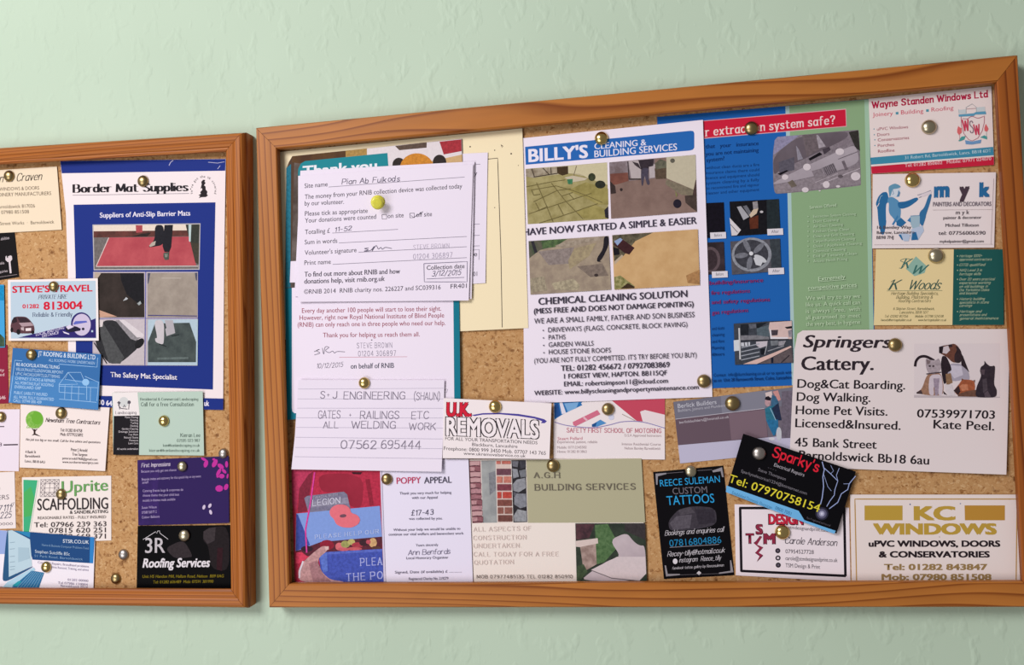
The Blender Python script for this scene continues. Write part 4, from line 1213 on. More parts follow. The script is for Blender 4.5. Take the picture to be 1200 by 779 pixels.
s.poly('photograph#2', q((790, 420), (820, 470), (800, 500)), '#7d7a50')
s.text('heading#2', 'HAVE NOW STARTED A SIMPLE & EASIER', 613, 276, 816.6, 262, 8, '#3c3648', bold=.022)
q = lambda *p: Z(615, 265, 5.714, *p)
s.poly('photograph#3', q((25, 100), (560, 65), (578, 425), (38, 458)), '#8f7f70|#a3937f|120')
s.poly('photograph#3', q((25, 100), (220, 88), (215, 130), (100, 160), (30, 215)), '#44503a|#5f5a4c|200')
s.poly('photograph#3', q((110, 95), (285, 85), (200, 140), (120, 150)), '#3f5236|#587046|300')
s.poly('photograph#3', q((200, 130), (290, 100), (520, 70), (530, 85), (260, 145)), '#a89a8a|#897b6c|300')
s.poly('photograph#3', q((90, 170), (330, 140), (300, 250), (160, 260)), '#8a7d78')
s.poly('photograph#3', q((330, 150), (480, 110), (430, 200), (300, 290), (290, 230)), '#a79878|#8f8068|300')
s.poly('photograph#3', q((180, 380), (330, 350), (370, 400), (350, 430), (200, 425)), '#b6aa8e|#8f8470|400')
s.poly('photograph#3', q((35, 350), (130, 335), (150, 430), (38, 445)), '#a89c84|#857a68|400')
s.poly('photograph#3', q((350, 270), (520, 250), (560, 330), (440, 340)), '#7d6f64')
s.poly('photograph#3', q((40, 100), (60, 98), (85, 175), (65, 180)), '#2c2a30')
s.poly('photograph#3', q((530, 68), (560, 65), (562, 130), (520, 215), (500, 235), (520, 240), (482, 238), (485, 210), (525, 150)), '#1d1a22')
s.ell('photograph#3', *q((478, 328))[0], 2.4, 1.8, '#3a302e')
s.poly('photograph#4', q((585, 60), (1158, 20), (1172, 395), (600, 425)), '#c19a6a|#cda878|60')
s.poly('photograph#4', q((585, 60), (860, 42), (740, 100), (660, 200), (600, 250)), '#3f3a2c|#6c6450|220')
s.poly('photograph#4', q((600, 235), (650, 190), (660, 200), (600, 260)), '#b8a48c')
s.poly('photograph#4', q((590, 120), (650, 85), (735, 145), (700, 190), (670, 180), (630, 150)), '#3c1f22')
s.poly('photograph#4', q((598, 100), (640, 78), (655, 90), (620, 130)), '#8fa2c6')
s.poly('photograph#4', q((590, 140), (630, 150), (635, 190), (595, 195)), '#15131a')
s.poly('photograph#4', q((598, 340), (640, 330), (735, 400), (735, 415), (600, 422)), '#6a6a38|#a8a070|300')
s.poly('photograph#4', q((690, 380), (735, 405), (735, 415), (640, 418)), '#3c2c1e')
s.poly('photograph#4', q((1080, 330), (1170, 290), (1171, 390), (1090, 380)), '#a77c50')
q = lambda *p: Z(605, 290, 4.1, *p)
for t, a, b, h, bd in (('CHEMICAL CLEANING SOLUTION', (106, 275), (822, 237), 8, .02), ('(MESS FREE AND DOES NOT DAMAGE POINTING)', (84, 318), (852, 283), 6.2, .02),
        ('WE ARE A SMALL FAMILY, FATHER AND SON BUSINESS', (86, 366), (856, 334), 6.2, 0), ('DRIVEWAYS (FLAGS, CONCRETE, BLOCK PAVING)', (153, 407), (822, 380), 5.6, 0), ('PATHS', (155, 443), (236, 440), 5.6, 0),
        ('GARDEN WALLS', (155, 478), (371, 471), 5.6, 0), ('HOUSE STONE ROOFS', (156, 513), (454, 504), 5.6, 0), ("(YOU ARE NOT FULLY COMMITTED. IT'S TRY BEFORE YOU BUY)", (86, 556), (866, 527), 5.8, 0),
        ('TEL: 01282 456672 / 07927083869', (214, 593), (737, 575), 6.4, .018), ('1 FOREST VIEW, HAPTON. BB115QF', (229, 630), (724, 612), 5.6, .016), ('EMAIL: robertsimpson11@icloud.com', (229, 667), (728, 650), 5.6, .012),
        ('WEBSITE: www.billyscleaningandpropertymaintenance.com', (86, 710), (876, 680), 5.4, .012)):
    s.text('printed_text', t, *q(a)[0], *q(b)[0], h, '#4a4356', bold=bd)
for y in (398, 434, 470, 505):
    s.ell('printed_text', *q((129 + (y - 398) * .03, y))[0], .8, .8, '#4a4356', 8)

# cream folder
s = Sheet('folder', 'large plain cream card folder with a thin black outline behind the donation forms', 'folder',
          [(328, 178), (612, 150.3), (619, 384.2), (334, 398)], '#efdfba', 2.2, KC, thick=.0006)
s.line('border', Z(440, 140, 4.868, (640, 226), (697, 220), (716, 780)) + [(588.5, 383.5)], '#3c302a', .8)
for x, y, r in ((540, 155, .9), (720, 150, .8), (774, 195, 1), (680, 175, .7), (815, 262, .5), (680, 502, .6)):
    s.ell('border', *Z(440, 140, 4.868, (x, y))[0], r, r, '#3f352e', 8)
s.line('border', Z(440, 140, 4.868, (715, 143), (728, 152), (720, 160)), '#6b5a4a', .5)

# thank-you leaflet
s = Sheet('leaflet', 'thank you leaflet with a teal box and an orange bear, mostly behind the donation forms', 'leaflet',
          [(342.5, 183), (541, 162.5), (546, 326), (334, 337.5), (335.5, 197.5), (338.5, 190)], '#4f3a2c', 3.7, KC,
          corners=[(338, 183), (541, 162.5), (546, 326), (334, 337)])
s.poly('photograph', [(335.5, 197), (341, 192), (340.4, 336.6), (334.4, 337)], '#1f6f84')
s.poly('photograph', [(345, 186), (362, 184), (360, 336), (340.6, 336.5)], '#6d625c|#3c302a|30')
s.poly('photograph', [(343, 183), (420, 175.2), (420, 185), (355, 192), (342, 190)], '#5c4024|#4a3020|60')
s.poly('photograph', [(405, 176.6), (433, 173.8), (433, 184), (405, 187)], '#a8864a')
s.poly('photograph', [(430, 174), (540.8, 162.6), (542, 200), (430, 210)], '#ded5d8')
s.poly('photograph', [(463, 171), (500, 166.7), (500, 173), (468, 176)], '#5b4a40')
s.poly('photograph', [(515, 166), (540.6, 163.2), (541, 177), (520, 181)], '#a3303a')
s.poly('photograph', [(500, 190), (541.4, 181), (542, 200), (500, 205)], '#cba878')
q = lambda *p: Z(340, 170, 5.4545, *p)
s.poly('panel', q((50, 190), (52, 150), (68, 118), (95, 102), (622, 50), (632, 190), (60, 240)), '#1b828e')
s.ell('photograph', *q((695, 125))[0], 7.6, 8.2, '#2e2624', 22)
s.ell('photograph', *q((955, 110))[0], 8, 9, '#2e2624', 22)
s.ell('photograph', *q((810, 150))[0], 20, 18, '#c9842e', 30)
s.text('heading', 'Thank you', *q((80, 200))[0], *q((556, 160))[0], 12.4, '#e2e4ea', bold=.03)

# teal bordered letter
s = Sheet('letter', 'teal bordered thank you letter with red printed lines below the donation forms', 'letter',
          [(334, 330), (537.8, 324), (539.6, 472), (336.4, 492)], '#0f7488', 3.4, KC)
s.poly('panel', [(342, 331), (531, 325), (532.4, 474), (345, 484), (342.6, 482), (342, 478)], '#e8ddeb')
q = lambda *p: Z(320, 280, 4.583, *p)
RD = '#b5465e'
for t, a, b in (('Every day another 100 people will start to lose their sight.', (155, 397), (903, 385)), ('However, right now Royal National Institute of Blind People', (142, 435), (919, 421)),
                ('(RNIB) can only reach one in three people who need our help.', (132, 472), (926, 462)), ('Thank you for helping us reach them all.', (268, 528), (788, 523))):
    s.text('printed_text', t, *q(a)[0], *q(b)[0], 5.4, RD, bold=.006)
s.text('stamp', 'STEVE BROWN', *q((450, 586))[0], *q((640, 583))[0], 6, '#7d7688', pen=(.28, .24), gap=2.2)
s.text('stamp', '01204 306897', *q((457, 629))[0], *q((660, 626))[0], 6, '#7d7688', pen=(.28, .24), gap=2.2)
s.line('printed_text', q((355, 635), (720, 632)), '#c07a88', .5)
s.line('handwriting', q((220, 605), (250, 592), (232, 600), (252, 612), (222, 622)), '#5b5666', .7, smooth=True)
s.line('handwriting', q((265, 585), (272, 618), (280, 580), (300, 582), (282, 598), (300, 610), (320, 602), (330, 612), (345, 604), (386, 606)), '#5b5666', .7, smooth=True)
s.text('handwriting#2', '10/12/2015', *q((236, 695))[0], *q((378, 685))[0], 5.4, '#5b5666', pen=(.26, .26), it=.2, wob=.3)
s.text('printed_text', 'on behalf of RNIB', *q((417, 696))[0], *q((650, 692))[0], 6, '#51546a', bold=.016)
s.ell('printed_text', *q((530, 542))[0], .9, .7, '#4b4554', 8)
for x in (519.8, 522.8):
    s.line('handwriting', [(x, 455.8), (x + 1.8, 456), (x + .4, 460.2)], '#82798a', .5)

# donation forms
s = Sheet('paper_form', 'white donation form peeping out to the right behind the top form', 'form',
          [(500, 182), (571.6, 178.6), (568.8, 331.5), (500, 336)], LW, 2.8, KC, curl=(0, .0004, .0006, 0))
q = lambda *p: Z(440, 140, 4.868, *p)
s.line('printed_text', q((545, 285), (545, 257), (598, 255)), '#8d8596', .6)
s.text('printed_text', 'today', *q((500, 322))[0], *q((580, 318))[0], 5.4, NV)
for y in (596, 660, 720):
    s.line('printed_text', q((520, y + 3), (595, y)), '#8d8596', .6)
s.line('printed_text', q((540, 745), (592, 742), (590, 800)), '#8d8596', .6)
q = lambda *p: Z(320, 280, 4.583, *p)
s.text('printed_text', 'date', *q((1020, 95))[0], *q((1096, 92))[0], 5.4, NV)
s.text('printed_text#2', '201', *q((1060, 200))[0], *q((1096, 198))[0], 5, NV)

s = Sheet('paper_form', 'small white slip showing at the lower left behind the top donation form', 'form',
          [(340.6, 306), (420, 303), (420, 329), (339.6, 331)], LW, 4.4, KC)
s = Sheet('paper_form', 'white donation form just under the top form, showing along its top and bottom edges', 'form',
          [(352, 200), (556, 189), (552.6, 350.2), (345, 347.4)], LW, 5, KC)

s = Sheet('paper_form', 'topmost white donation form filled in by hand under the clear yellow pin', 'form',
          [(349.4, 206), (554.4, 192.4), (549.2, 352), (349.3, 353.6)], LW, 6, KC, curl=(0, .0004, .0008, .0009))
q = lambda *p: Z(290, 130, 4.58, *p)
q2 = lambda *p: Z(320, 280, 4.583, *p)
for t, a, b in (('Site name', (306, 414), (430, 404)), ('The money from your RNIB collection device was collected today', (307, 473), (1152, 414)), ('by our volunteer.', (307, 508), (518, 498)),
                ('Please tick as appropriate', (308, 563), (645, 546)), ('Your donations were counted', (308, 600), (690, 578)), ('on site', (752, 575), (838, 570)), ('off site', (905, 569), (990, 564)),
                ('Totalling £', (308, 662), (442, 653)), ('Sum in words', (307, 716), (482, 707)), ("Volunteer's signature", (307, 773), (585, 757))):
    s.text('printed_text', t, *q(a)[0], *q(b)[0], 5.4, NV)
s.text('printed_text', 'Print name', *q2((168, 140))[0], *q2((310, 133))[0], 5.4, NV)
s.text('printed_text', 'To find out more about RNIB and how', *q2((168, 203))[0], *q2((682, 185))[0], 5.8, '#4d4658', bold=.016)
s.text('printed_text', 'donations help, visit rnib.org.uk', *q2((167, 240))[0], *q2((600, 225))[0], 5.8, '#4d4658', bold=.016)
s.text('printed_text', '©RNIB 2014  RNIB charity nos. 226227 and SC039316', *q2((166, 295))[0], *q2((900, 270))[0], 5.2, NV)
s.text('printed_text', 'FR401', *q2((953, 266))[0], *q2((1040, 262))[0], 5.2, NV)
for a, b in ((q((435, 408))[0], (544.5, 207.4)), (q((455, 655))[0], q((808, 635))[0]), (q((490, 708))[0], (547, 277)), (q((596, 758))[0], (547, 289)), (q2((320, 136))[0], (547, 301.8))):
    s.line('printed_text', [a, b], '#857d8e', .6)
for x, y in ((722, 556), (871, 549)):
    s.line('printed_text', q((x, y), (x + 24, y - 1), (x + 25, y + 23), (x + 1, y + 24), (x, y)), NV, .6)
s.line('handwriting', q((878, 560), (890, 572), (942, 540)), NV, .6)
s.line('printed_text', q2((810, 132), (1043, 121), (1042, 230), (812, 230), (810, 132)), '#6f6880', .7)
s.text('printed_text', 'Collection date', *q2((825, 166))[0], *q2((1028, 156))[0], 5.2, NV)
s.line('printed_text', q2((825, 214), (1026, 206)), '#6f6880', .6)
s.text('handwriting#2', '3/12/2015', *q2((852, 200))[0], *q2((1012, 192))[0], 6, '#59546a', pen=(.26, .26), it=.25, wob=.4)
s.text('handwriting#3', 'Pian Ab Fulkods', *q((505, 394))[0], *q((818, 376))[0], 6, '#5a5468', pen=(.26, .26), it=.1, wob=.35)
s.text('handwriting#4', '11-52', *q((470, 648))[0], *q((560, 640))[0], 5, '#5a5468', pen=(.28, .28), it=.1, wob=.3)
s.line('signature', q((650, 735), (628, 738), (648, 745), (625, 752), (660, 748), (680, 726), (668, 752), (690, 722), (702, 740), (716, 732), (724, 742), (740, 732), (775, 738)), '#5a5468', .7, smooth=True)
s.text('stamp', 'STEVE BROWN', *q2((752, 58))[0], *q2((945, 48))[0], 5.6, '#bdb4c4', pen=(.26, .22), gap=2.2)
s.text('stamp', '01204 306897', *q2((752, 108))[0], *q2((962, 98))[0], 5.8, '#aaa1b4', pen=(.26, .22), gap=2.2)

# stone and brick builders card
s = Sheet('leaflet', 'wide builders card with stone and brick strips, an olive panel and a garden path photo', 'business card',
          [(548.6, 538), (751.6, 537), (757, 681), (555, 681.4)], '#eaded6', 1, KC)
q = lambda *p: Z(540, 530, 4.583, *p)
s.poly('panel', q((352, 40), (970, 32), (990, 376), (360, 378)), '#b0ab8d')
s.poly('photograph', q((42, 45), (106, 44), (115, 378), (62, 380)), '#a3737a|#7d4750|160')
s.poly('photograph', q((110, 44), (186, 43), (195, 377), (118, 378)), '#8f9192|#a3a5a4|90')
s.poly('photograph', q((150, 110), (184, 100), (190, 200), (155, 230)), '#7f8086')
s.poly('photograph', q((188, 43), (266, 42), (276, 375), (198, 377)), '#d6c0b8')
s.poly('photograph', q((272, 42), (348, 41), (357, 374), (282, 376)), '#2b282d')
rr = random.Random(3)
for r in range(11):
    y = 48 + r * 30
    x = 46 + r * 1.6
    if r % 3 == 1:
        s.poly('photograph', q((x, y), (x + 28, y + 2), (x + 27, y + 24), (x + 2, y + 22)), '#b98c90')
        s.poly('photograph', q((x + 32, y - 4), (x + 58, y - 2), (x + 57, y + 26), (x + 34, y + 24)), '#8c5a62')
    else:
        s.poly('photograph', q((x, y), (x + 57, y - 4 + rr.random() * 8), (x + 55, y + 20), (x + 3, y + 24)), rr.choice(['#b4868c', '#9c6a72', '#c29a9c']))
    s.line('photograph', q((x, y + 26), (x + 28, y + 22), (x + 58, y + 27)), '#4a2730', .8)
bk = ['#b9695e', '#6b4450', '#c2786a', '#7a3d48', '#b8483e', '#7c4a42', '#8c5a50', '#6e453f']
for r in range(8):
    y = 46 + r * 41.5
    x0, x1 = 191 + r * 1.2, 268 + r * 1.2
    y1 = y + 34 if r else y + 16
    if r % 2 == 0:
        m = x0 + 26 + (r % 4) * 4
        s.poly('photograph', q((x0, y), (m - 4, y), (m - 4, y1), (x0, y1)), bk[r])
        s.poly('photograph', q((m + 3, y), (x1, y), (x1, y1), (m + 3, y1)), bk[r])
    else:
        s.poly('photograph', q((x0, y), (x1, y), (x1, y1), (x0, y1)), bk[r])
for pts, c in ((((276, 45), (310, 46), (306, 80), (278, 74)), '#6a6a72'), (((315, 44), (347, 42), (348, 80), (320, 90)), '#3f3e46'), (((276, 86), (304, 90), (312, 130), (282, 140)), '#8b8c93'),
               (((312, 98), (348, 90), (350, 130), (322, 136)), '#74767c'), (((280, 170), (300, 146), (345, 136), (351, 190), (310, 215), (282, 205)), '#8f9096'), (((286, 240), (300, 220), (350, 222), (353, 290), (320, 300), (288, 280)), '#83848c'),
               (((284, 340), (305, 305), (352, 315), (355, 370), (288, 372)), '#94959a'), (((282, 212), (300, 216), (290, 236), (283, 232)), '#5a5a62')):
    s.poly('photograph', q(*pts), c)
s.poly('photograph#2', q((615, 381), (990, 380), (1000, 690), (622, 690)), '#3a4438|#2c342c|120')
s.poly('photograph#2', q((618, 384), (720, 384), (690, 460), (620, 470)), '#5a3a40|#3c2a30|160')
s.poly('photograph#2', q((880, 382), (990, 382), (992, 470), (880, 420)), '#3a3436')
s.poly('photograph#2', q((720, 390), (790, 384), (850, 500), (770, 590), (730, 600)), '#42603a|#5c7850|300')
s.poly('photograph#2', q((640, 500), (725, 490), (730, 600), (660, 640)), '#b09890|#8d756e|150')
s.poly('photograph#2', q((618, 475), (735, 460), (738, 488), (640, 508), (618, 506)), '#d6c3bd')
s.poly('photograph#2', q((800, 470), (890, 430), (930, 480), (960, 500), (990, 500), (998, 690), (640, 690), (700, 640), (790, 580), (860, 560)), '#b5a6ac|#c3b4b9|40')
s.poly('photograph#2', q((700, 630), (840, 560), (990, 560), (996, 650), (960, 688), (800, 670)), '#d3c4c6')
s.line('photograph#2', q((700, 632), (810, 675), (960, 690)), '#6e6468', 1)
s.poly('photograph#2', q((625, 610), (660, 600), (680, 640), (640, 688), (622, 688)), '#4a5a40|#33402e|200')
SP = '#6f675c'
s.text('heading', 'A.G.H', *q((390, 136))[0], *q((534, 136))[0], 6.2, SP, pen=(.34, .24), serif=.35, gap=2)
s.text('heading', 'BUILDING SERVICES', *q((394, 203))[0], *q((938, 198))[0], 6.8, SP, pen=(.36, .26), serif=.4, gap=2)
for t, a, b in (('ALL ASPECTS OF', (66, 424), (378, 418)), ('CONSTRUCTION', (66, 470), (352, 466)), ('UNDERTAKEN.', (68, 513), (324, 510)), ('CALL TODAY FOR A FREE', (68, 558), (524, 556)), ('QUOTATION', (70, 602), (284, 598))):
    s.text('printed_text', t, *q(a)[0], *q(b)[0], 4.8, '#d6c4bf', pen=(.3, .22), serif=.3, gap=2)
s.text('printed_text', 'MOB 07977485135 TEL 01282 850910', *q((84, 675))[0], *q((600, 674))[0], 3.6, '#6e5f58', pen=(.3, .24), serif=.25, gap=2)

# poppy leaflet
s = Sheet('leaflet', 'poppy appeal leaflet with a red coat and blue collecting box photo beside a white letter', 'leaflet',
          [(341.4, 543), (445, 544), (520, 537.6), (549, 537.6), (554.2, 681.6), (449.7, 681.5), (345.7, 682.2)], '#e3dcee', 2.2, KC,
          corners=[(341.4, 543), (549, 537.6), (554.2, 681.6), (345.7, 682.2)], curl=(0, .0004, 0, 0))
q = lambda *p: Z(340, 545, 5.565, *p)
s.poly('photograph', q((8, -10), (585, -6), (610, 760), (30, 762)), '#b32c46')
s.poly('photograph', q((8, -8), (150, -8), (150, 60), (60, 150), (40, 300), (14, 250)), '#b8385a')
s.poly('photograph', q((60, 150), (120, 60), (150, 40), (110, 300), (50, 310)), '#7d2438')
s.poly('photograph', q((180, 60), (370, 50), (480, 90), (470, 280), (390, 270), (340, 170), (200, 180)), '#8e2236|#a02a40|20')
s.poly('photograph', q((490, 90), (520, 90), (545, 260), (520, 265)), '#8e2236')
s.poly('photograph', q((400, 45), (470, 45), (460, 60), (410, 58)), '#3b1822')
s.poly('photograph', q((92, 215), (110, 200), (350, 172), (372, 190), (395, 290), (120, 310)), '#79758c')
s.poly('photograph', q((135, 240), (375, 210), (382, 248), (140, 275)), '#8c889c')
s.poly('photograph', q((40, 315), (585, 265), (600, 470), (130, 530), (35, 560)), '#7f9ad8')
s.poly('photograph', q((40, 315), (52, 325), (130, 520), (38, 560)), '#3c4c9c')
s.poly('photograph', q((40, 560), (200, 500), (600, 465), (600, 560), (220, 580), (40, 600)), '#5a2632')
for cx, cy, rx, ry, c in ((240, 520, 48, 34, '#8c2034'), (110, 545, 40, 20, '#33202a'), (320, 530, 26, 26, '#d26a72'), (360, 515, 30, 24, '#9c9a5c'), (400, 500, 24, 20, '#b8ad6a'), (440, 520, 40, 18, '#a83a48'), (480, 505, 30, 22, '#3c222a'),
                          (420, 545, 50, 12, '#c45a60'), (540, 505, 26, 32, '#c9a070'), (560, 540, 30, 14, '#5c3a30'), (350, 548, 36, 12, '#c25a66'), (510, 500, 16, 14, '#c05060')):
    s.ell('photograph', *q((cx, cy))[0], rx / 5.565, ry / 5.565, c, 12)
s.poly('photograph', q((185, 580), (240, 565), (600, 545), (610, 760), (230, 760), (200, 690)), '#4252ac')
s.poly('photograph', q((190, 585), (240, 568), (245, 690), (215, 700)), '#5a72c4')
s.poly('photograph', q((240, 566), (600, 546), (601, 562), (242, 582)), '#5666bc')
s.poly('photograph', q((38, 570), (75, 565), (120, 600), (60, 640), (34, 640)), '#cf3c58')
s.line('photograph', q((160, 45), (135, 230), (100, 420), (108, 570)), '#d8409a', 1.7)
s.poly('photograph', q((50, 690), (75, 640), (150, 570), (210, 525), (250, 530), (240, 560), (190, 600), (180, 640), (210, 700), (260, 745), (350, 758), (345, 764), (60, 764)), '#b98c8c')
s.poly('photograph', q((120, 640), (175, 620), (215, 710), (270, 760), (150, 762)), '#a07478')
s.poly('photograph', q((225, 530), (252, 528), (252, 548), (232, 556)), '#d6b4b0')
s.line('photograph', q((85, 625), (62, 690), (60, 735)), '#d8cfd8', 2)
s.poly('photograph', q((255, 300), (275, 270), (310, 255), (360, 258), (390, 280), (396, 310), (440, 325), (458, 355), (445, 385), (400, 408), (340, 405), (300, 385), (285, 350), (262, 330)), '#e0707c')
s.ell('photograph', *q((345, 330))[0], 4, 2, '#6e4a58', rot=-.1)
s.text('photograph', 'LEGION', *q((145, 265))[0], *q((330, 246))[0], 6.6, '#c9c6d8', pen=(.4, .3), serif=.2)
s.text('photograph', 'THE ROYAL BRITISH', *q((150, 222))[0], *q((312, 198))[0], 3, '#b3afc4')
s.text('photograph', 'PLEASE HELP OUR', *q((160, 480))[0], *q((580, 442))[0], 4.4, '#b9c6ec', pen=(.36, .28), serif=.3, gap=2.4)
s.text('photograph', 'PLEA', *q((455, 655))[0], *q((604, 648))[0], 8.4, '#a9aee0', pen=(.42, .3), serif=.4, gap=2.4)
s.text('photograph', 'THE PO', *q((365, 755))[0], *q((606, 738))[0], 8.4, '#a9aee0', pen=(.42, .3), serif=.4, gap=2.4)
s.poly('panel', [(445, 543.6), (447, 543.4), (452, 681.4), (449.7, 681.4)], '#cfc6dc')
q = lambda *p: Z(330, 535, 4.326, *p)
s.text('heading', 'POPPY', *q((583, 138))[0], *q((706, 134))[0], 7.4, '#c03a60', bold=.008)
s.text('heading', 'APPEAL', *q((722, 136))[0], *q((862, 132))[0], 7.4, '#4a4658', bold=.008)
for t, a, b in (('Thank you very much for helping', (598, 192), (860, 187)), ('with our Appeal', (660, 214), (790, 212)), ('was collected by you.', (645, 320), (815, 318)), ('Without your help we would be unable to', (566, 377), (905, 370)),
                ('continue our vital welfare and benevolent work', (542, 400), (922, 394)), ('Yours sincerely', (680, 455), (793, 452)), ('Local Honorary Organiser', (632, 520), (845, 516)),
                ('Signed, Date (if available) £ ............', (574, 592), (912, 586)), ('Registered Charity No. 219279', (645, 625), (845, 622))):
    s.text('printed_text', t, *q(a)[0], *q(b)[0], 3, '#77728a')
s.text('handwriting', '£17-43', *q((656, 298))[0], *q((770, 293))[0], 6, '#5a566c', pen=(.28, .28), it=.1, wob=.3)
s.text('signature', 'Ann Benfords', *q((640, 498))[0], *q((855, 492))[0], 6, '#736e86', pen=(.2, .2), it=.1, wob=.3, gap=.8)

# lined note
s = Sheet('handwritten_note', 'white lined index card with pencilled capitals, pinned below the teal letter', 'note',
          [(349.4, 445), (520.8, 445.2), (519.6, 500), (517.4, 552.6), (341.4, 549.8), (345.6, 510), (348, 470)], LW, 5, KC,
          corners=[(349, 445), (520.8, 445), (517.4, 552.6), (341.4, 550)], curl=(.0022, .0006, .0016, .0022))
q = lambda *p: Z(330, 420, 5.4545, *p)
for a, b in ((195, 190), (258, 258), (317, 318), (378, 380), (440, 444), (503, 514), (568, 576), (627, 640)):
    s.line('ruled_lines', q((105 - (a - 195) * .05, a), (1035 - (a - 195) * .02, b)), '#b5adc0', .5)
PN = '#82798a'
for t, a, b, h in (('S', (246, 254), (276, 254), 8.2), ('+', (288, 250), (306, 250), 6), ('J', (325, 254), (354, 254), 8), ('ENGINEERING', (395, 258), (788, 260), 8.6), ('(SHAUN)', (845, 264), (1010, 264), 8.6),
                   ('GATES', (232, 382), (374, 382), 9), ('+', (430, 378), (445, 378), 6), ('RAILINGS', (500, 384), (750, 384), 8.8), ('ETC', (828, 386), (940, 386), 8.6), ('ALL', (264, 444), (362, 444), 7.6),
                   ('WELDING', (444, 446), (728, 446), 8.4), ('WORK', (812, 456), (985, 456), 8), ('07562', (376, 574), (606, 576), 9.6), ('695444', (634, 576), (890, 578), 9.6)):
    s.text('handwriting', t, *q(a)[0], *q(b)[0], h, PN, pen=(.24, .24), wob=.18, gap=1.2)
# removals card
s = Sheet('business_card', 'white removals card with red and outlined block letters and a purple swoosh', 'business card',
          [(520, 466.4), (646.3, 472.4), (643.8, 537.6), (518.7, 536.8)], '#eee3e4', 6, KC, curl=(.0003, .0004, .0008, .0008))
q = lambda *p: Z(505, 455, 7.419, *p)
s.poly('logo', q((350, 232), (450, 215), (600, 212), (760, 222), (900, 245), (985, 268), (1008, 285), (990, 302), (955, 302), (968, 285), (900, 262), (760, 240), (600, 225), (450, 228), (380, 240)), '#4a4096')
s.text('heading', 'U.K.', *q((130, 238))[0], *q((356, 240))[0], 17.4, '#2a2226', bold=.085, lift=0)
s.text('heading', 'U.K.', *q((134, 238))[0], *q((352, 240))[0], 16.6, '#cf2038', bold=.05, lift=3)
s.text('heading#2', 'REMOVALS', *q((122.5, 402.7))[0], *q((945.5, 433.3))[0], 22.9, '#2a2228', bold=.078, up=(.005, -1), lift=1)
s.text('heading#2', 'REMOVALS', *q((131, 403))[0], *q((937, 433))[0], 21.2, '#f1e7ea', bold=.03, lift=4, up=(.005, -1))
for t, a, b, h in (('FOR ALL YOUR TRANSPORTATION NEEDS', (124, 448), (925, 486), 3.8), ('Blackburn, Lancashire', (358, 500), (752, 518), 3.8), ('Freephone: 0800 999 3450 Mob. 07707 143 765', (112, 535), (998, 578), 4.2), ('www.ukremovalservice.co.uk', (284, 577), (822, 600), 3.6)):
    s.text('printed_text', t, *q(a)[0], *q(b)[0], h, '#5a4f56')

# STM card
s = Sheet('business_card', 'white design and print card with a thick black border and maroon letters', 'business card',
          [(860.8, 590.7), (995, 594.8), (996.6, 681.4), (862.4, 674)], '#ece0e6', 0, 1.0)
q = lambda *p: Z(840, 500, 4.1, *p)
for a, b in (((108, 390), (612, 390)), ((612, 388), (618, 718)), ((116, 692), (620, 716)), ((112, 388), (118, 695))):
    s.line('border', q(a, b), '#17131a', 3)
q = lambda *p: Z(855, 600, 9.743, *p)
s.text('heading', 'DESIGN', 900.2, 614.2, 942, 614.8, 13, '#2a1a20', bold=.06)
s.text('heading', 'DESIGN', 901, 613.3, 941, 613.8, 11.4, '#c42842', bold=.05, lift=2)
MR = '#8f2c46'
s.text('logo', 'S', *q((296, 250))[0], *q((384, 250))[0], 12.4, '#3a1822', bold=.07)
s.text('logo', 'S', *q((302, 243))[0], *q((378, 243))[0], 11, MR, bold=.05, lift=2)
s.text('logo', 'T', *q((182, 356))[0], *q((282, 356))[0], 12.6, '#3a1822', bold=.07)
s.text('logo', 'T', *q((190, 350))[0], *q((275, 350))[0], 11.4, MR, bold=.06, lift=2)
s.text('logo', 'M', *q((384, 360))[0], *q((528, 360))[0], 13, '#3a1822', bold=.07)
s.text('logo', 'M', *q((390, 353))[0], *q((520, 353))[0], 11.6, MR, bold=.05, lift=2)
zz = ((345, 270), (372, 280), (312, 370), (385, 402), (330, 465), (385, 495), (310, 570), (345, 505), (290, 465), (340, 410), (272, 350), (300, 330))
s.poly('logo', q(*zz), '#3a1822')
s.poly('logo', q(*[(x * .9 + 33, y * .94 + 24) for x, y in zz]), MR)
q = lambda *p: Z(840, 500, 4.1, *p)
s.text('printed_text', 'Carole Anderson', *q((328, 560))[0], *q((580, 572))[0], 7.6, '#4c4250', pen=(.3, .2), it=.25, gap=1)
s.text('printed_text', 'stmdesignandprint.co.uk', *q((345, 490))[0], *q((545, 506))[0], 4, '#6a606c')
for t, a, b in (('07954527728', (330, 607), (466, 611)), ('carole@stmdesignandprint.co.uk', (330, 640), (580, 650)), ('TSM Design & Print', (330, 674), (496, 682))):
    s.text('printed_text', t, *q(a)[0], *q(b)[0], 4.6, '#6a606c')
for x, y in ((293, 595), (294, 630), (295, 664)):
    s.ell('icon', *q((x, y))[0], 3, 3, '#27202a', 16)
    s.ell('icon', *q((x, y))[0], 1.5, 1.5, '#d9cdd6' if y == 630 else '#5f5664', 10)

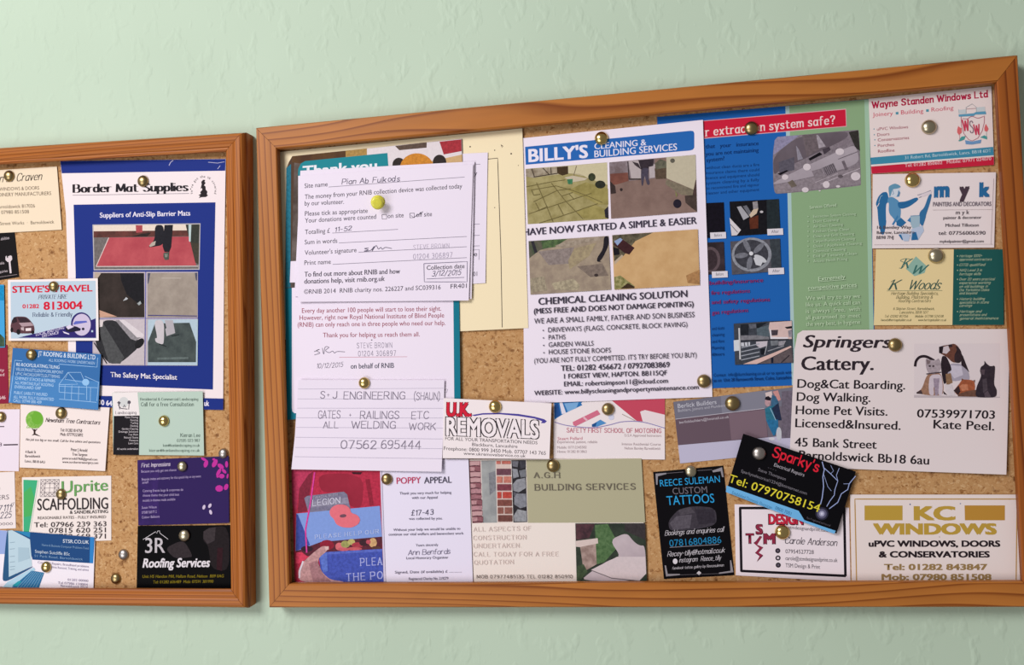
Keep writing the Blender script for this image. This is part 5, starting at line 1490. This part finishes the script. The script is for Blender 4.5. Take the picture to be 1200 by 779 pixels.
# reece card
s = Sheet('business_card', 'tall black tattoo card with blue lettering and silver corner scrolls', 'business card',
          [(765.3, 553), (847.5, 545.4), (860.6, 673.8), (778, 678.2)], '#0c0a0e', 0, 1.05, rough=.5, spec=.06)
q = lambda *p: Z(755, 535, 5.026, *p)
for n_, pts in enumerate((((66, 100), (130, 95), (130, 102), (80, 115), (78, 165), (70, 165)), ((400, 82), (458, 62), (468, 120), (458, 120), (450, 85), (405, 92)), ((120, 640), (128, 640), (138, 690), (210, 690), (210, 697), (128, 705)), ((505, 610), (512, 610), (525, 680), (440, 690), (440, 682), (508, 672)))):
    s.poly('corner_ornament#%d' % n_, q(*pts), '#8f8a90')
s.poly('border', q((308, 685), (322, 672), (336, 684), (323, 698)), '#c7c2c6')
s.line('border', q((210, 696), (440, 688)), '#6d686e', .4)
for ln in (((130, 98), (230, 90)), ((310, 82), (400, 76))):
    s.line('border', q(*ln), '#6d686e', .5)
s.poly('photograph', q((140, 380), (200, 310), (290, 290), (420, 300), (430, 400), (300, 430), (150, 440)), '#3d3840')
s.poly('photograph', q((150, 390), (190, 350), (280, 340), (270, 420), (170, 430)), '#57515a')
s.poly('photograph', q((200, 315), (270, 295), (300, 330), (210, 345)), '#4c464e')
s.poly('photograph', q((300, 310), (410, 310), (420, 390), (320, 400)), '#322d36')
CB = '#2e9ad2'
s.text('heading', 'REECE SULEMAN', *q((94, 176))[0], *q((447, 150))[0], 7.8, CB)
s.text('heading', 'CUSTOM', *q((168, 222))[0], *q((372, 212))[0], 7.6, '#6e6870')
s.text('heading', 'TATTOOS', *q((135, 286))[0], *q((414, 270))[0], 10.6, CB, bold=.004)
SV = '#bdb8be'
for t, a, b, h in (('Bookings and enquiries call', (120, 464), (476, 440), 5.6), ('Recey-tilly@hotmail.co.uk', (135, 588), (478, 562), 5.6), ('instagram  Reece_tilly', (205, 622), (456, 606), 5.2), ('facebook tattoo gallery by Reecesuleman', (165, 664), (470, 645), 3)):
    s.text('printed_text', t, *q(a)[0], *q(b)[0], h, SV, pen=(.3, .2), it=.35, gap=.8)
s.text('printed_text', '07816804886', *q((150, 530))[0], *q((455, 508))[0], 8, CB)
s.line('printed_text', q((150, 534), (440, 516)), '#9c97a0', .5)
s.ell('printed_text', *q((182, 616))[0], 2.8, 3.2, '#d3ced4')

# springers
s = Sheet('handwritten_note', 'large white pet boarding notice with black lettering and a photo of a dog and cats', 'notice',
          [(940.7, 387), (1060, 385.6), (1183.4, 385.4), (1181.6, 470), (1179.3, 556), (1000, 549.4), (924.6, 546.5), (926, 520), (931, 410), (934.6, 391)], '#e3d6d6', 1.2, 0.98,
          corners=[(935, 387), (1183.4, 385.4), (1179.3, 556), (925, 548)], curl=(.0004, .0006, .0026, .0006))
s.name = 'notice'
q = lambda *p: Z(920, 375, 4.1, *p)
BK = '#2f262d'
s.text('heading', 'Springers', *q((85, 131))[0], *q((512, 134))[0], 14.4, BK, bold=.027, it=.18)
s.text('heading', 'Cattery.', *q((76, 240))[0], *q((426, 240))[0], 16, BK, bold=.027)
for t, a, b in (('Dog&Cat Boarding.', (58, 325), (577, 333)), ('Dog Walking.', (55, 388), (410, 393)), ('Home Pet Visits.', (50, 452), (492, 459)), ('Licensed&Insured.', (48, 514), (555, 527)), ('45 Bank Street', (45, 606), (440, 618)),
                ('Barnoldswick Bb18 6au', (66, 667), (692, 694)), ('07539971703', (633, 467), (1008, 474)), ('Kate Peel.', (712, 520), (1005, 530))):
    s.text('printed_text', t, *q(a)[0], *q(b)[0], 10.2 if t[0] != '0' else 9.6, BK, bold=.02)
q = lambda *p: Z(1065, 395, 9.739, *p)
s.poly('panel', q((60, 75), (1040, 70), (1040, 690), (60, 690)), '#ddd0d2')
s.poly('panel', q((60, 660), (1040, 680), (1040, 692), (60, 690)), '#c0b4b8')
s.line('photograph', q((72, 335), (85, 270), (130, 225), (200, 222), (290, 268)), '#2b2026', 3.2, smooth=True)
s.poly('photograph', q((85, 630), (150, 590), (200, 440), (260, 400), (370, 410), (400, 560), (390, 665), (230, 665), (90, 640)), '#9c7560')
s.poly('photograph', q((240, 430), (370, 420), (390, 560), (380, 665), (340, 665), (330, 560), (280, 560), (290, 665), (235, 660), (225, 560)), '#cdbfc8')
s.poly('photograph', q((280, 470), (350, 470), (335, 660), (300, 665)), '#9a8a9a')
s.poly('photograph', q((85, 630), (140, 600), (160, 650), (90, 645)), '#4a3a3c')
s.poly('photograph', q((190, 240), (240, 260), (310, 265), (340, 235), (370, 300), (365, 380), (290, 425), (220, 410), (195, 340)), '#a89aa0')
s.poly('photograph', q((200, 250), (250, 270), (240, 300), (205, 310)), '#7d6c70')
s.ell('photograph', *q((240, 330))[0], 1.5, 1, '#40343a')
s.ell('photograph', *q((280, 330))[0], 1.5, 1, '#40343a')
s.line('photograph', q((200, 420), (280, 410), (370, 400)), '#4a3c44', 1.4)
s.poly('photograph', q((460, 300), (600, 300), (680, 380), (700, 490), (620, 480), (560, 500), (480, 500), (440, 430)), '#a79fae')
s.poly('photograph', q((480, 320), (600, 330), (620, 430), (520, 470), (470, 400)), '#c8c0ce')
s.poly('photograph', q((365, 300), (380, 210), (430, 220), (480, 330), (490, 380), (440, 400), (430, 520), (400, 540), (375, 420)), '#2c2228')
s.poly('photograph', q((420, 420), (480, 410), (500, 520), (430, 550)), '#8a6a50')
s.poly('photograph', q((410, 540), (490, 540), (530, 660), (460, 670), (420, 610)), '#d6ccd0')
s.poly('photograph', q((390, 610), (440, 660), (400, 650)), '#3a2e34')
s.poly('photograph', q((590, 170), (620, 220), (650, 300), (690, 400), (660, 370), (600, 320)), '#2f2429')
s.poly('photograph', q((350, 180), (345, 110), (400, 95), (460, 85), (520, 72), (570, 110), (600, 200), (590, 290), (500, 290), (440, 230), (380, 195)), '#6b4236')
s.poly('photograph', q((345, 110), (395, 98), (400, 135), (380, 190), (345, 180)), '#2a2024')
s.poly('photograph', q((395, 110), (450, 95), (470, 150), (430, 190), (385, 180)), '#cdbfc4')
s.poly('photograph', q((530, 90), (590, 140), (610, 220), (590, 295), (520, 290), (520, 200), (550, 150)), '#33262a')
s.poly('photograph', q((450, 90), (490, 78), (500, 110), (460, 115)), '#33262a')
s.poly('photograph', q((510, 610), (570, 540), (610, 480), (740, 490), (760, 560), (740, 670), (560, 670)), '#a0583a')
s.poly('photograph', q((510, 610), (570, 550), (590, 620), (560, 660)), '#3a2a2c')
s.poly('photograph', q((580, 560), (610, 535), (670, 540), (680, 600), (610, 615)), '#c07a5a')
s.poly('photograph', q((560, 650), (680, 610), (780, 600), (800, 680), (560, 675)), '#6a4a3c')
s.poly('photograph', q((600, 500), (605, 470), (630, 485)), '#7a4a36')
s.poly('photograph', q((735, 495), (755, 485), (755, 520)), '#7a4a36')
s.poly('photograph', q((860, 265), (885, 300), (930, 335), (985, 320), (980, 420), (970, 540), (1005, 600), (1000, 685), (850, 688), (760, 680), (770, 570), (830, 440), (810, 390), (820, 340), (865, 310)), '#332a32')
s.poly('photograph', q((815, 370), (870, 370), (860, 430), (820, 420)), '#54464e')
s.poly('photograph', q((840, 480), (890, 470), (900, 600), (850, 640)), '#4c424a')
s.poly('photograph', q((860, 640), (900, 610), (940, 680), (870, 688)), '#544850')

# wayne standen
s = Sheet('business_card', 'white window company card with a crest above teal and red stripes, at the top right', 'business card',
          [(1018, 115.8), (1161.8, 101), (1165, 193), (1021, 203.7)], '#e8d9d6', 1, KR)
q = lambda *p: Z(1010, 90, 6.316, *p)
s.poly('panel', q((64, 598), (972, 518), (976, 580), (68, 650)), '#3f8aa8')
s.poly('panel', q((68, 664), (976, 590), (978, 652), (72, 717)), '#c5223e')
WR = '#b01e44'
s.text('heading', 'Wayne Standen Windows Ltd', *q((72, 232))[0], *q((935, 148))[0], 7.2, WR, pen=(.6, .46), serif=.2, gap=1.6)
for t, a, b in (('Joinery', (80, 295), (230, 284)), ('Building', (290, 278), (455, 266)), ('Roofing', (515, 258), (678, 243))):
    s.text('heading', t, *q(a)[0], *q(b)[0], 4.8, '#d05068')
for x, y in ((260, 269), (485, 249)):
    s.poly('heading', q((x - 10, y - 8), (x + 10, y - 10), (x + 11, y + 9), (x - 9, y + 10)), '#4f94a8')
for t, a, b in (('uPVC Windows', (112, 398), (342, 380)), ('Doors', (114, 440), (204, 432)), ('Conservatories', (118, 478), (350, 460)), ('Porches', (118, 520), (240, 511)), ('Roofline', (120, 562), (242, 553))):
    s.text('printed_text', t, *q(a)[0], *q(b)[0], 3.5, '#c75a70')
    if t != 'Roofline':
        s.ell('printed_text', *q((a[0] - 22, a[1] - 12))[0], .7, .7, '#4f94a8', 8)
s.text('printed_text', '31 Robert Rd, Barnoldswick, Lancs. BB18 6DT', *q((318, 610))[0], *q((958, 556))[0], 3.6, '#b9d3dc', bold=.01)
s.text('printed_text', 'Tel: 01282 850602   Mobile: 07971 024070', *q((318, 668))[0], *q((958, 616))[0], 3.8, '#ecc3c8', bold=.01)
q = lambda *p: Z(1110, 110, 11.98, *p)
s.line('logo', q((160, 215), (165, 280)), '#9fb6bd', .4)
s.poly('logo', q((165, 225), (265, 215), (265, 275), (168, 280)), '#c6cdd0')
s.poly('logo', q((410, 190), (530, 180), (535, 245), (412, 250)), '#c6cdd0')
s.line('logo', q((265, 270), (265, 190), (350, 140), (408, 185), (410, 265)), '#8b939a', .5)
s.line('logo', q((270, 212), (408, 202)), '#a5707c', .5)
s.poly('logo', q((158, 290), (370, 272), (400, 255), (540, 245), (548, 285), (395, 290), (370, 310), (165, 320)), '#5d9ab8')
s.line('logo', q((195, 320), (200, 450), (235, 560), (300, 640), (350, 660), (430, 620), (490, 520), (520, 400), (522, 305)), '#b06a7a', .7)
s.line('logo', q((215, 345), (280, 350), (345, 315), (430, 340), (510, 315)), '#b06a7a', .7, smooth=True)
s.text('logo', 'W', *q((218, 520))[0], *q((318, 515))[0], 13, '#c8405a', pen=(.7, .14), up=(-.12, -1))
s.text('logo', 'S', *q((318, 550))[0], *q((376, 545))[0], 14, '#8d7480', pen=(.5, .14), up=(-.08, -1))
s.text('logo', 'W', *q((378, 575))[0], *q((470, 568))[0], 12, '#c8405a', pen=(.7, .14), up=(-.12, -1))
for pts in (((140, 500), (155, 450), (175, 470), (200, 480), (205, 540), (165, 580), (140, 540)), ((520, 480), (540, 420), (560, 450), (580, 490), (560, 530), (525, 520))):
    s.poly('logo', q(*pts), '#d96a6c')
for pts in (((155, 660), (200, 600), (260, 590), (240, 640), (180, 665)), ((460, 610), (520, 580), (560, 600), (560, 640), (500, 620))):
    s.poly('logo', q(*pts), '#4c9a98')
s.line('logo', q((175, 575), (175, 650)), '#b9707a', .4)
s.line('logo', q((550, 530), (552, 610)), '#7aa0a0', .4)
s.poly('logo', q((250, 650), (350, 668), (480, 640), (470, 690), (350, 710), (260, 705)), '#6f96c0')

# myk
s = Sheet('business_card', 'white decorator card with a blue drawing of a painter on the left', 'business card',
          [(1022.8, 204.2), (1167.2, 201.8), (1165, 290), (1022.2, 291)], '#e9dcdc', 1, KR, curl=(0, .0004, .0008, 0))
q = lambda *p: Z(1020, 205, 9.164, *p)
B1, B2, B3 = '#2b6a9c', '#6596b2', '#9fb8c6'
s.poly('picture', q((55, 310), (85, 230), (130, 185), (180, 180), (200, 260), (175, 350), (175, 480), (150, 640), (115, 640), (85, 510), (75, 350)), B1)
s.line('picture', q((90, 290), (110, 230), (130, 220)), B3, .7)
s.line('picture', q((75, 340), (95, 300)), '#e9dcdc', .8)
s.poly('picture', q((190, 240), (240, 235), (310, 280), (330, 380), (320, 470), (380, 520), (300, 540), (250, 470), (190, 400), (180, 300)), '#5a90b8')
s.poly('picture', q((290, 290), (380, 285), (500, 235), (520, 265), (420, 340), (340, 365), (300, 350)), B1)
s.line('picture', q((330, 320), (440, 290)), '#1f5a94', .6)
s.poly('picture', q((165, 310), (200, 290), (195, 400), (240, 470), (260, 520), (330, 500), (300, 560), (170, 560)), '#e6dade')
s.poly('picture', q((230, 530), (290, 430), (300, 450), (250, 540)), '#3f7cae')
s.poly('picture', q((280, 500), (330, 460), (385, 510), (330, 560), (280, 540)), B1)
s.poly('picture', q((215, 160), (310, 140), (322, 190), (305, 235), (260, 240), (215, 230)), '#cfd6e0')
s.poly('picture', q((195, 170), (195, 120), (260, 90), (305, 105), (330, 130), (290, 145), (240, 150), (215, 230), (205, 240)), B2)
s.poly('picture', q((300, 160), (320, 190), (310, 230), (280, 235), (295, 200)), '#5b86ac')
s.line('picture', q((240, 165), (250, 200), (235, 210)), '#4f7ea8', .6)
s.line('picture', q((505, 215), (560, 200), (650, 165)), '#5a6a80', .5)
s.line('picture', q((520, 245), (580, 220), (600, 200)), '#5a6a80', .5)
s.poly('picture', q((505, 225), (560, 200), (660, 165), (655, 200), (560, 235)), '#dcd0d6')
s.poly('picture', q((625, 215), (662, 200), (640, 300), (600, 420), (590, 470), (560, 560), (525, 510), (525, 400), (580, 350)), '#356f9e')
s.poly('picture', q((430, 440), (530, 435), (530, 540), (510, 570), (450, 570), (430, 520)), B3)
s.line('picture', q((430, 440), (530, 435)), '#4f86ac', .7)
s.poly('picture', q((395, 490), (430, 450), (435, 510)), '#3f7cae')
s.poly('picture', q((440, 580), (560, 540), (575, 600), (510, 700), (430, 690)), '#b5c2d8')
s.poly('picture', q((450, 620), (490, 610), (515, 695), (440, 700)), B1)
s.poly('picture', q((300, 640), (340, 620), (430, 640), (410, 710), (360, 710)), '#b5c2d8')
s.poly('picture', q((300, 640), (330, 640), (350, 690), (340, 700)), B1)
q = lambda *p: Z(1010, 195, 6.316, *p)
s.text('heading', 'm', *q((533, 226))[0], *q((648, 222))[0], 19, B1, bold=.06)
s.text('heading', 'y', *q((720, 223))[0], *q((796, 220))[0], 18, '#4a3a44', bold=.06)
s.text('heading', 'k', *q((868, 222))[0], *q((948, 220))[0], 17.4, B1, bold=.06)
s.text('heading', 'PAINTERS AND DECORATORS', *q((526, 294))[0], *q((958, 291))[0], 5, '#7f757e', bold=.03)
for t, a, b, h in (('m y k', (695, 354), (795, 352), 4.6), ('painter & decorator', (602, 390), (885, 386), 3.4), ('Michael Tillotson', (618, 446), (865, 444), 3.6), ('tel: 07756006590', (566, 506), (915, 504), 4.2), ('mykelpainter@gmail.com', (576, 564), (902, 562), 3.2),
                   ('16 Bentley Way', (112, 462), (365, 460), 3.6), ('Barrow, Lancashire', (110, 500), (390, 496), 3.4), ('BB98 7NJ', (108, 537), (234, 535), 3.6)):
    s.text('printed_text', t, *q(a)[0], *q(b)[0], h, '#6a5e66', bold=.016)
for y in (318, 575):
    s.line('border', q((525 if y < 400 else 90, y + 4), (970, y)), '#c3b5b6', .4)
s.line('border', q((975, 90), (955, 580)), '#b5a6a8', .4)

# k woods
s = Sheet('business_card', 'cream and dark green heritage builder card below the decorator card', 'business card',
          [(1026.6, 292), (1176, 292), (1176.2, 380.6), (1024, 381)], '#e6d09c', 1, KR)
q = lambda *p: Z(1010, 280, 6.316, *p)
s.poly('panel', q((680, 76), (1048, 76), (1050, 635), (670, 636)), '#1f5753')
TG = '#3c6e68'
s.poly('logo', q((400, 128), (480, 200), (465, 250), (390, 275), (325, 220)), '#8fb3a4')
s.text('logo', 'K', *q((285, 218))[0], *q((380, 212))[0], 10.6, TG, pen=(.44, .16), it=.5)
s.text('logo', 'W', *q((375, 256))[0], *q((500, 252))[0], 9.6, TG, pen=(.44, .16), it=.5)
s.line('logo', q((275, 215), (300, 212), (320, 180), (285, 160), (320, 145), (360, 150)), TG, .6, smooth=True)
s.text('heading', 'K', *q((195, 374))[0], *q((300, 374))[0], 11.4, '#3a5a50', pen=(.36, .14), it=.5)
s.line('heading', q((188, 370), (205, 375), (225, 345), (240, 305), (215, 318)), '#3a5a50', .6, smooth=True)
s.text('heading', 'Woods', *q((352, 373))[0], *q((592, 372))[0], 11, '#3a5a50', pen=(.36, .14), it=.5, gap=.9)
s.line('heading', q((185, 384), (595, 381)), '#6a7c60', .5)
for t, a, b, h in (('Heritage Building Specialists,', (215, 412), (565, 412), 3.4), ('Building, Plastering &', (252, 441), (525, 440), 3.4), ('Roofing Contractors', (268, 468), (512, 467), 3.4), ('6 Skipton Street, Barnoldswick,', (232, 524), (538, 524), 2.8),
                   ('Lancashire, BB18 5DT', (278, 551), (495, 551), 2.8), ('Tel: 01282 817156', (170, 580), (343, 580), 2.8), ('Mobile: 07798 524518', (392, 580), (605, 580), 2.8), ('kwoods@heritagebuilder.co.uk', (140, 607), (368, 607), 2.6), ('www.heritagebuilder.co.uk', (418, 607), (625, 607), 2.6)):
    s.text('printed_text', t, *q(a)[0], *q(b)[0], h, '#7a7a52', pen=(.34, .24), it=.3, serif=.2)
for t, y, w, bul in (('Heritage 1000+', 134, 170, 1), ('approved contractors', 160, 240, 0), ('CITB qualified', 200, 195, 1), ('NVQ Level 3 in', 240, 168, 1), ('heritage skills', 268, 160, 0), ('Over 20 years practical', 306, 265, 1), ('experience working', 333, 232, 0),
                     ('on old buildings in', 360, 212, 0), ('the Yorkshire Dales', 386, 222, 0), ('and beyond', 410, 135, 0), ('Historic building', 452, 190, 1), ('specialists in stone', 478, 220, 0), ('carvings', 502, 95, 0), ('Heritage and', 545, 168, 1), ('presentations and', 570, 205, 0), ('general maintenance', 596, 290, 0)):
    s.text('printed_text', t, *q((722, y))[0], *q((722 + w, y - 2))[0], 2.9, '#b3c0a0', pen=(.34, .26), it=.3)
    if bul:
        s.ell('printed_text', *q((708, y - 8))[0], .7, .7, '#b3c0a0', 6)

# kc windows
s = Sheet('business_card', 'white card with gold bars, a thin gold border and black capitals at the bottom right', 'business card',
          [(996.3, 579.4), (1197, 579.4), (1197.4, 684), (998.2, 684)], '#eadcd8', 1.2, KR)
q = lambda *p: Z(985, 560, 4.87, *p)
GD = '#bd9a40'
s.line('border', q((92, 600), (82, 120), (1008, 120), (1002, 600)), '#b98f4a', 1.3)
s.poly('panel', q((137, 157), (354, 157), (354, 241), (137, 241)), GD)
s.poly('panel#2', q((708, 156), (938, 156), (938, 241), (710, 241)), '#bb8a3a')
s.text('heading', 'KC', *q((418, 238))[0], *q((656, 238))[0], 16.6, GD, bold=.05)
s.text('heading', 'WINDOWS', *q((186, 320))[0], *q((892, 320))[0], 13.2, GD, bold=.055)
s.text('printed_text', 'uPVC WINDOWS, DOORS', *q((160, 391))[0], *q((912, 391))[0], 7.4, '#32262c', bold=.045)
s.text('printed_text', '& CONSERVATORIES', *q((218, 452))[0], *q((852, 452))[0], 7.4, '#32262c', bold=.045)
s.text('printed_text', 'Tel: 01282 843847', *q((248, 524))[0], *q((838, 524))[0], 7.2, '#bd9a64', bold=.04)
s.text('printed_text', 'Mob: 07980 851508', *q((234, 581))[0], *q((862, 581))[0], 7.2, '#bd9a64', bold=.04)
s.ell('speck', *q((397, 150))[0], .9, .9, '#5c6a94', 8)
s.ell('speck', *q((684, 146))[0], .8, .8, '#8a94ac', 8)
s.ell('speck', *q((565, 336))[0], .6, .6, '#a58a80', 8)

# sparky
s = Sheet('business_card', 'tilted black electrician card with red and yellow lettering and lightning', 'business card',
          [(871, 508), (1003, 552.4), (980.4, 625), (851, 576)], '#0b0a0e', 4, 1.05, curl=(.001, .0016, .001, .0012), rough=.5, spec=.06)
q = lambda *p: Z(850, 500, 5.994, *p)
s.poly('panel', q((8, 412), (515, 590), (555, 655), (775, 730), (765, 752), (4, 458)), '#6db0e0')
UPS = (.32, -.95)
s.text('heading', "Sparky's", *q((325, 205))[0], *q((650, 318))[0], 11.6, '#d42438', up=UPS, pen=(.36, .36), gap=1.2)
s.text('printed_text', 'Electrical Repairs', *q((340, 276))[0], *q((552, 350))[0], 4, '#a9a4ac', up=UPS)
s.text('printed_text', 'Steve Thompson', *q((228, 308))[0], *q((422, 378))[0], 3.6, '#97929c', up=UPS)
s.text('printed_text', 'Sparkyselectrical1234@btinternet.com', *q((108, 318))[0], *q((570, 478))[0], 3.4, '#97929c', up=UPS)
s.text('printed_text', '- - - -', *q((298, 292))[0], *q((355, 312))[0], 3, '#77727c', up=UPS)
s.text('heading', 'Tel: 07970758154', *q((18, 385))[0], *q((655, 600))[0], 9.4, '#dcd03c', up=UPS, bold=.006, lift=26)
s.text('printed_text', 'Established Domestic Electrician', *q((45, 470))[0], *q((325, 578))[0], 3.6, '#3f84b8', up=UPS)
s.text('printed_text', '0800 7001', *q((348, 578))[0], *q((460, 622))[0], 3.8, '#3f84b8', up=UPS)
s.text('printed_text', 'Part P registered and insured', *q((570, 645))[0], *q((735, 700))[0], 2.4, '#6f6a74', up=UPS)
LG = '#98a6d2'
for ln, w in ((((680, 245), (695, 300), (685, 350), (690, 420), (680, 500), (668, 545)), 1.1), (((695, 290), (740, 330), (790, 380), (770, 440), (765, 480), (735, 520), (712, 560)), .9), (((800, 290), (780, 340), (790, 380)), .7),
              (((915, 345), (870, 400), (860, 440), (815, 470), (790, 530), (730, 575)), 1.0), (((690, 330), (720, 420), (745, 450)), .5), (((870, 400), (830, 400)), .5), (((740, 330), (760, 310), (740, 270)), .5)):
    s.line('picture', q(*ln), LG, w)
for r, c in ((46, '#2c2b3c'), (34, '#5c5a74'), (20, '#9d9cb6'), (9, '#c9c8dc')):
    s.ell('picture', *q((678, 610))[0], r / 5.994, r / 5.994, c, 16)

for sh in SHEETS:
    sh.build()
BY = SHEETS


# ------------------------------------------------------------------ pins
def metal(name, col, rough):
    m = bpy.data.materials.new(name)
    m.use_nodes = True
    nt = m.node_tree
    b = nt.nodes['Principled BSDF']
    b.inputs['Metallic'].default_value = 1
    b.inputs['Roughness'].default_value = rough
    tc = nt.nodes.new('ShaderNodeTexCoord')
    n = nt.nodes.new('ShaderNodeTexNoise')
    n.inputs['Scale'].default_value = 500
    n.inputs['Detail'].default_value = 3
    nt.links.new(tc.outputs['Object'], n.inputs['Vector'])
    r = nt.nodes.new('ShaderNodeValToRGB')
    r.color_ramp.elements[0].position = 0.3
    r.color_ramp.elements[0].color = [c * 0.7 for c in col] + [1]
    r.color_ramp.elements[1].position = 0.65
    r.color_ramp.elements[1].color = list(col) + [1]
    nt.links.new(n.outputs['Fac'], r.inputs['Fac'])
    nt.links.new(r.outputs['Color'], b.inputs['Base Color'])
    return m


BRASS = {'gold': metal('bright_brass', (0.78, 0.58, 0.22), 0.2), 'dull': metal('dull_brass', (0.42, 0.31, 0.14), 0.33),
         'pale': metal('pale_brass', (0.62, 0.55, 0.38), 0.3), 'grey': metal('worn_steel', (0.5, 0.46, 0.43), 0.36)}


def lathe(profile, n=28):
    """profile of (radius, height) turned about the axis that points out of the wall (-y)"""
    vs, fs = [], []
    for r, h in profile:
        for i in range(n):
            a = 2 * math.pi * i / n
            vs.append((r * math.cos(a), -h, r * math.sin(a)))
    for j in range(len(profile) - 1):
        for i in range(n):
            k = (i + 1) % n
            fs.append((j * n + i, j * n + k, (j + 1) * n + k, (j + 1) * n + i))
    fs.append(tuple(range(n))[::-1])
    fs.append(tuple((len(profile) - 1) * n + i for i in range(n)))
    return vs, fs


HEAD = [(0.93, 0.0), (1.0, 0.05), (0.99, 0.14), (0.92, 0.3), (0.8, 0.44), (0.62, 0.56), (0.42, 0.64), (0.2, 0.685), (0.03, 0.695)]
hv, hf = lathe(HEAD)
PIN_MESH = {}
for k_, m_ in BRASS.items():
    me = bpy.data.meshes.new('drawing_pin')
    me.from_pydata(hv, [], hf)
    me.materials.append(m_)
    me.polygons.foreach_set('use_smooth', [True] * len(me.polygons))
    PIN_MESH[k_] = me


def depth_at(x, y):
    """front of the topmost sheet under a pin at (x, y), or the cork"""
    best = 0.0066
    for sh in SHEETS:
        o = sh.out
        ins = False
        for i in range(len(o)):
            (xa, ya), (xb, yb) = o[i], o[i - 1]
            if (ya > y) != (yb > y) and x < (xb - xa) * (y - ya) / (yb - ya) + xa:
                ins = not ins
        if ins:
            best = max(best, sh.d(x, y) + 0.0003)
    return best


PINS = [
 (10, 206, 6.6, 'dull', 'drawing pin through the cream card with the script name'),
 (62, 335.5, 6.2, 'dull', 'drawing pin through the pale blue taxi card'),
 (36, 415.5, 6.6, 'dull', 'drawing pin in the corner of the blue roofing card'),
 (0.5, 488.5, 6.2, 'dull', 'dark drawing pin at the photo edge on the lilac white card'),
 (71, 484, 7.0, 'dull', 'drawing pin at the top of the white tree contractor card'),
 (71, 579, 6.4, 'dull', 'drawing pin through the scaffolding card between its lattice logo and green word'),
 (53.5, 664.5, 6.4, 'gold', 'shiny drawing pin through the card with the laptop picture'),
 (167, 212, 6.8, 'dull', 'drawing pin at the top of the royal blue mat poster'),
 (191.4, 493.2, 6.6, 'gold', 'drawing pin in the middle of the mint green landscaping card'),
 (213, 546.5, 6.2, 'pale', 'drawing pin at the top of the dark purple card'),
 (261.4, 531.5, 6.2, 'grey', 'greyish drawing pin above the pink blossom, next to the frame'),
 (215.6, 627.4, 7.2, 'pale', 'drawing pin at the top of the black roofing services card'),
 (144.2, 649.8, 6.4, 'grey', 'empty greyish drawing pin in bare cork beside the black roofing card'),
 (135.2, 678, 6.4, 'dull', 'empty greenish brass drawing pin in bare cork near the bottom frame'),
 (426.4, 448.6, 6.8, 'gold', 'drawing pin at the top of the white lined note'),
 (453, 561.4, 6.8, 'dull', 'drawing pin beside the heading of the poppy leaflet'),
 (580, 476.4, 7.6, 'gold', 'shiny drawing pin at the top of the removals card'),
 (648, 545.6, 7.6, 'dull', 'drawing pin above the heading on the olive panel'),
 (712.4, 479.4, 7.4, 'dull', 'dark drawing pin through the driving school card'),
 (704.6, 161.8, 8.0, 'gold', 'drawing pin on the blue heading of the white cleaning flyer'),
 (825, 446.6, 8.0, 'dull', 'drawing pin in the bottom right corner of the white cleaning flyer'),
 (880.6, 150, 8.2, 'dull', 'drawing pin through the red title strip of the extraction flyer'),
 (1089, 148.6, 8.6, 'pale', 'drawing pin in the middle of the window company card with the crest'),
 (1069.6, 210.8, 8.6, 'gold', 'bright gold drawing pin above the blue painter drawing'),
 (1097.2, 299.6, 8.8, 'pale', 'drawing pin at the top of the cream and green card'),
 (1049.2, 404, 8.0, 'dull', 'dull drawing pin at the top of the pet boarding notice'),
 (858.4, 472.6, 8.6, 'dull', 'drawing pin through the grey builders card'),
 (809.6, 552.4, 7.0, 'pale', 'drawing pin at the top of the tall black tattoo card'),
 (889.6, 531.2, 8.0, 'grey', 'silver drawing pin through the tilted black electrician card'),
 (917, 623.6, 8.6, 'gold', 'drawing pin through the white card with the thick black border'),
]
rp = random.Random(11)
for x, y, r, kind, lab in PINS:
    d = depth_at(x, y)
    o = bpy.data.objects.new('drawing_pin', PIN_MESH[kind])
    C.objects.link(o)
    p = P(x, y, d + 0.0012)
    p.y = -d - 0.00005
    dist = (p - CAM).dot(FWD)
    sc = r / F_PX * dist
    o.scale = (sc, sc, sc)
    o.location = p
    o.rotation_euler = (0, rp.uniform(0, 6.28), 0)
    tag(o, 'domed ' + ('metal ' if kind == 'grey' else 'brass ') + lab if not lab.startswith(('dark', 'shiny', 'greyish', 'empty', 'bright', 'dull', 'silver')) else lab,
        'drawing pin', 'domed drawing pins on the two boards')

# the clear yellow push pin
ym = bpy.data.materials.new('clear_yellow_plastic')
ym.use_nodes = True
yb = ym.node_tree.nodes['Principled BSDF']
yb.inputs['Base Color'].default_value = (0.95, 0.9, 0.10, 1)
yb.inputs['Roughness'].default_value = 0.3
yb.inputs['Transmission Weight'].default_value = 0.3
yb.inputs['IOR'].default_value = 1.45
d = depth_at(443, 237)
pp = P(443, 237, d)
pin = empty('push_pin', pp, 'clear yellow plastic push pin holding the topmost donation form', 'push pin')
sc = 8.6 / F_PX * (pp - CAM).dot(FWD)
for nm, prof in (('collar', [(0.55, 0.02), (0.9, 0.02), (0.98, 0.12), (0.9, 0.26), (0.55, 0.34)]), ('grip', [(0.5, 0.34), (0.42, 0.6), (0.42, 1.0), (0.5, 1.25), (0.72, 1.36)]),
                 ('head', [(0.5, 1.36), (0.74, 1.38), (0.8, 1.46), (0.74, 1.56), (0.5, 1.6), (0.1, 1.58)])):
    v, f = lathe([(a * sc, b * sc) for a, b in prof])
    mesh_obj(nm, v, f, [ym], parent=pin, smooth=True)
pin.rotation_euler = (0.22, 0, 0.2)
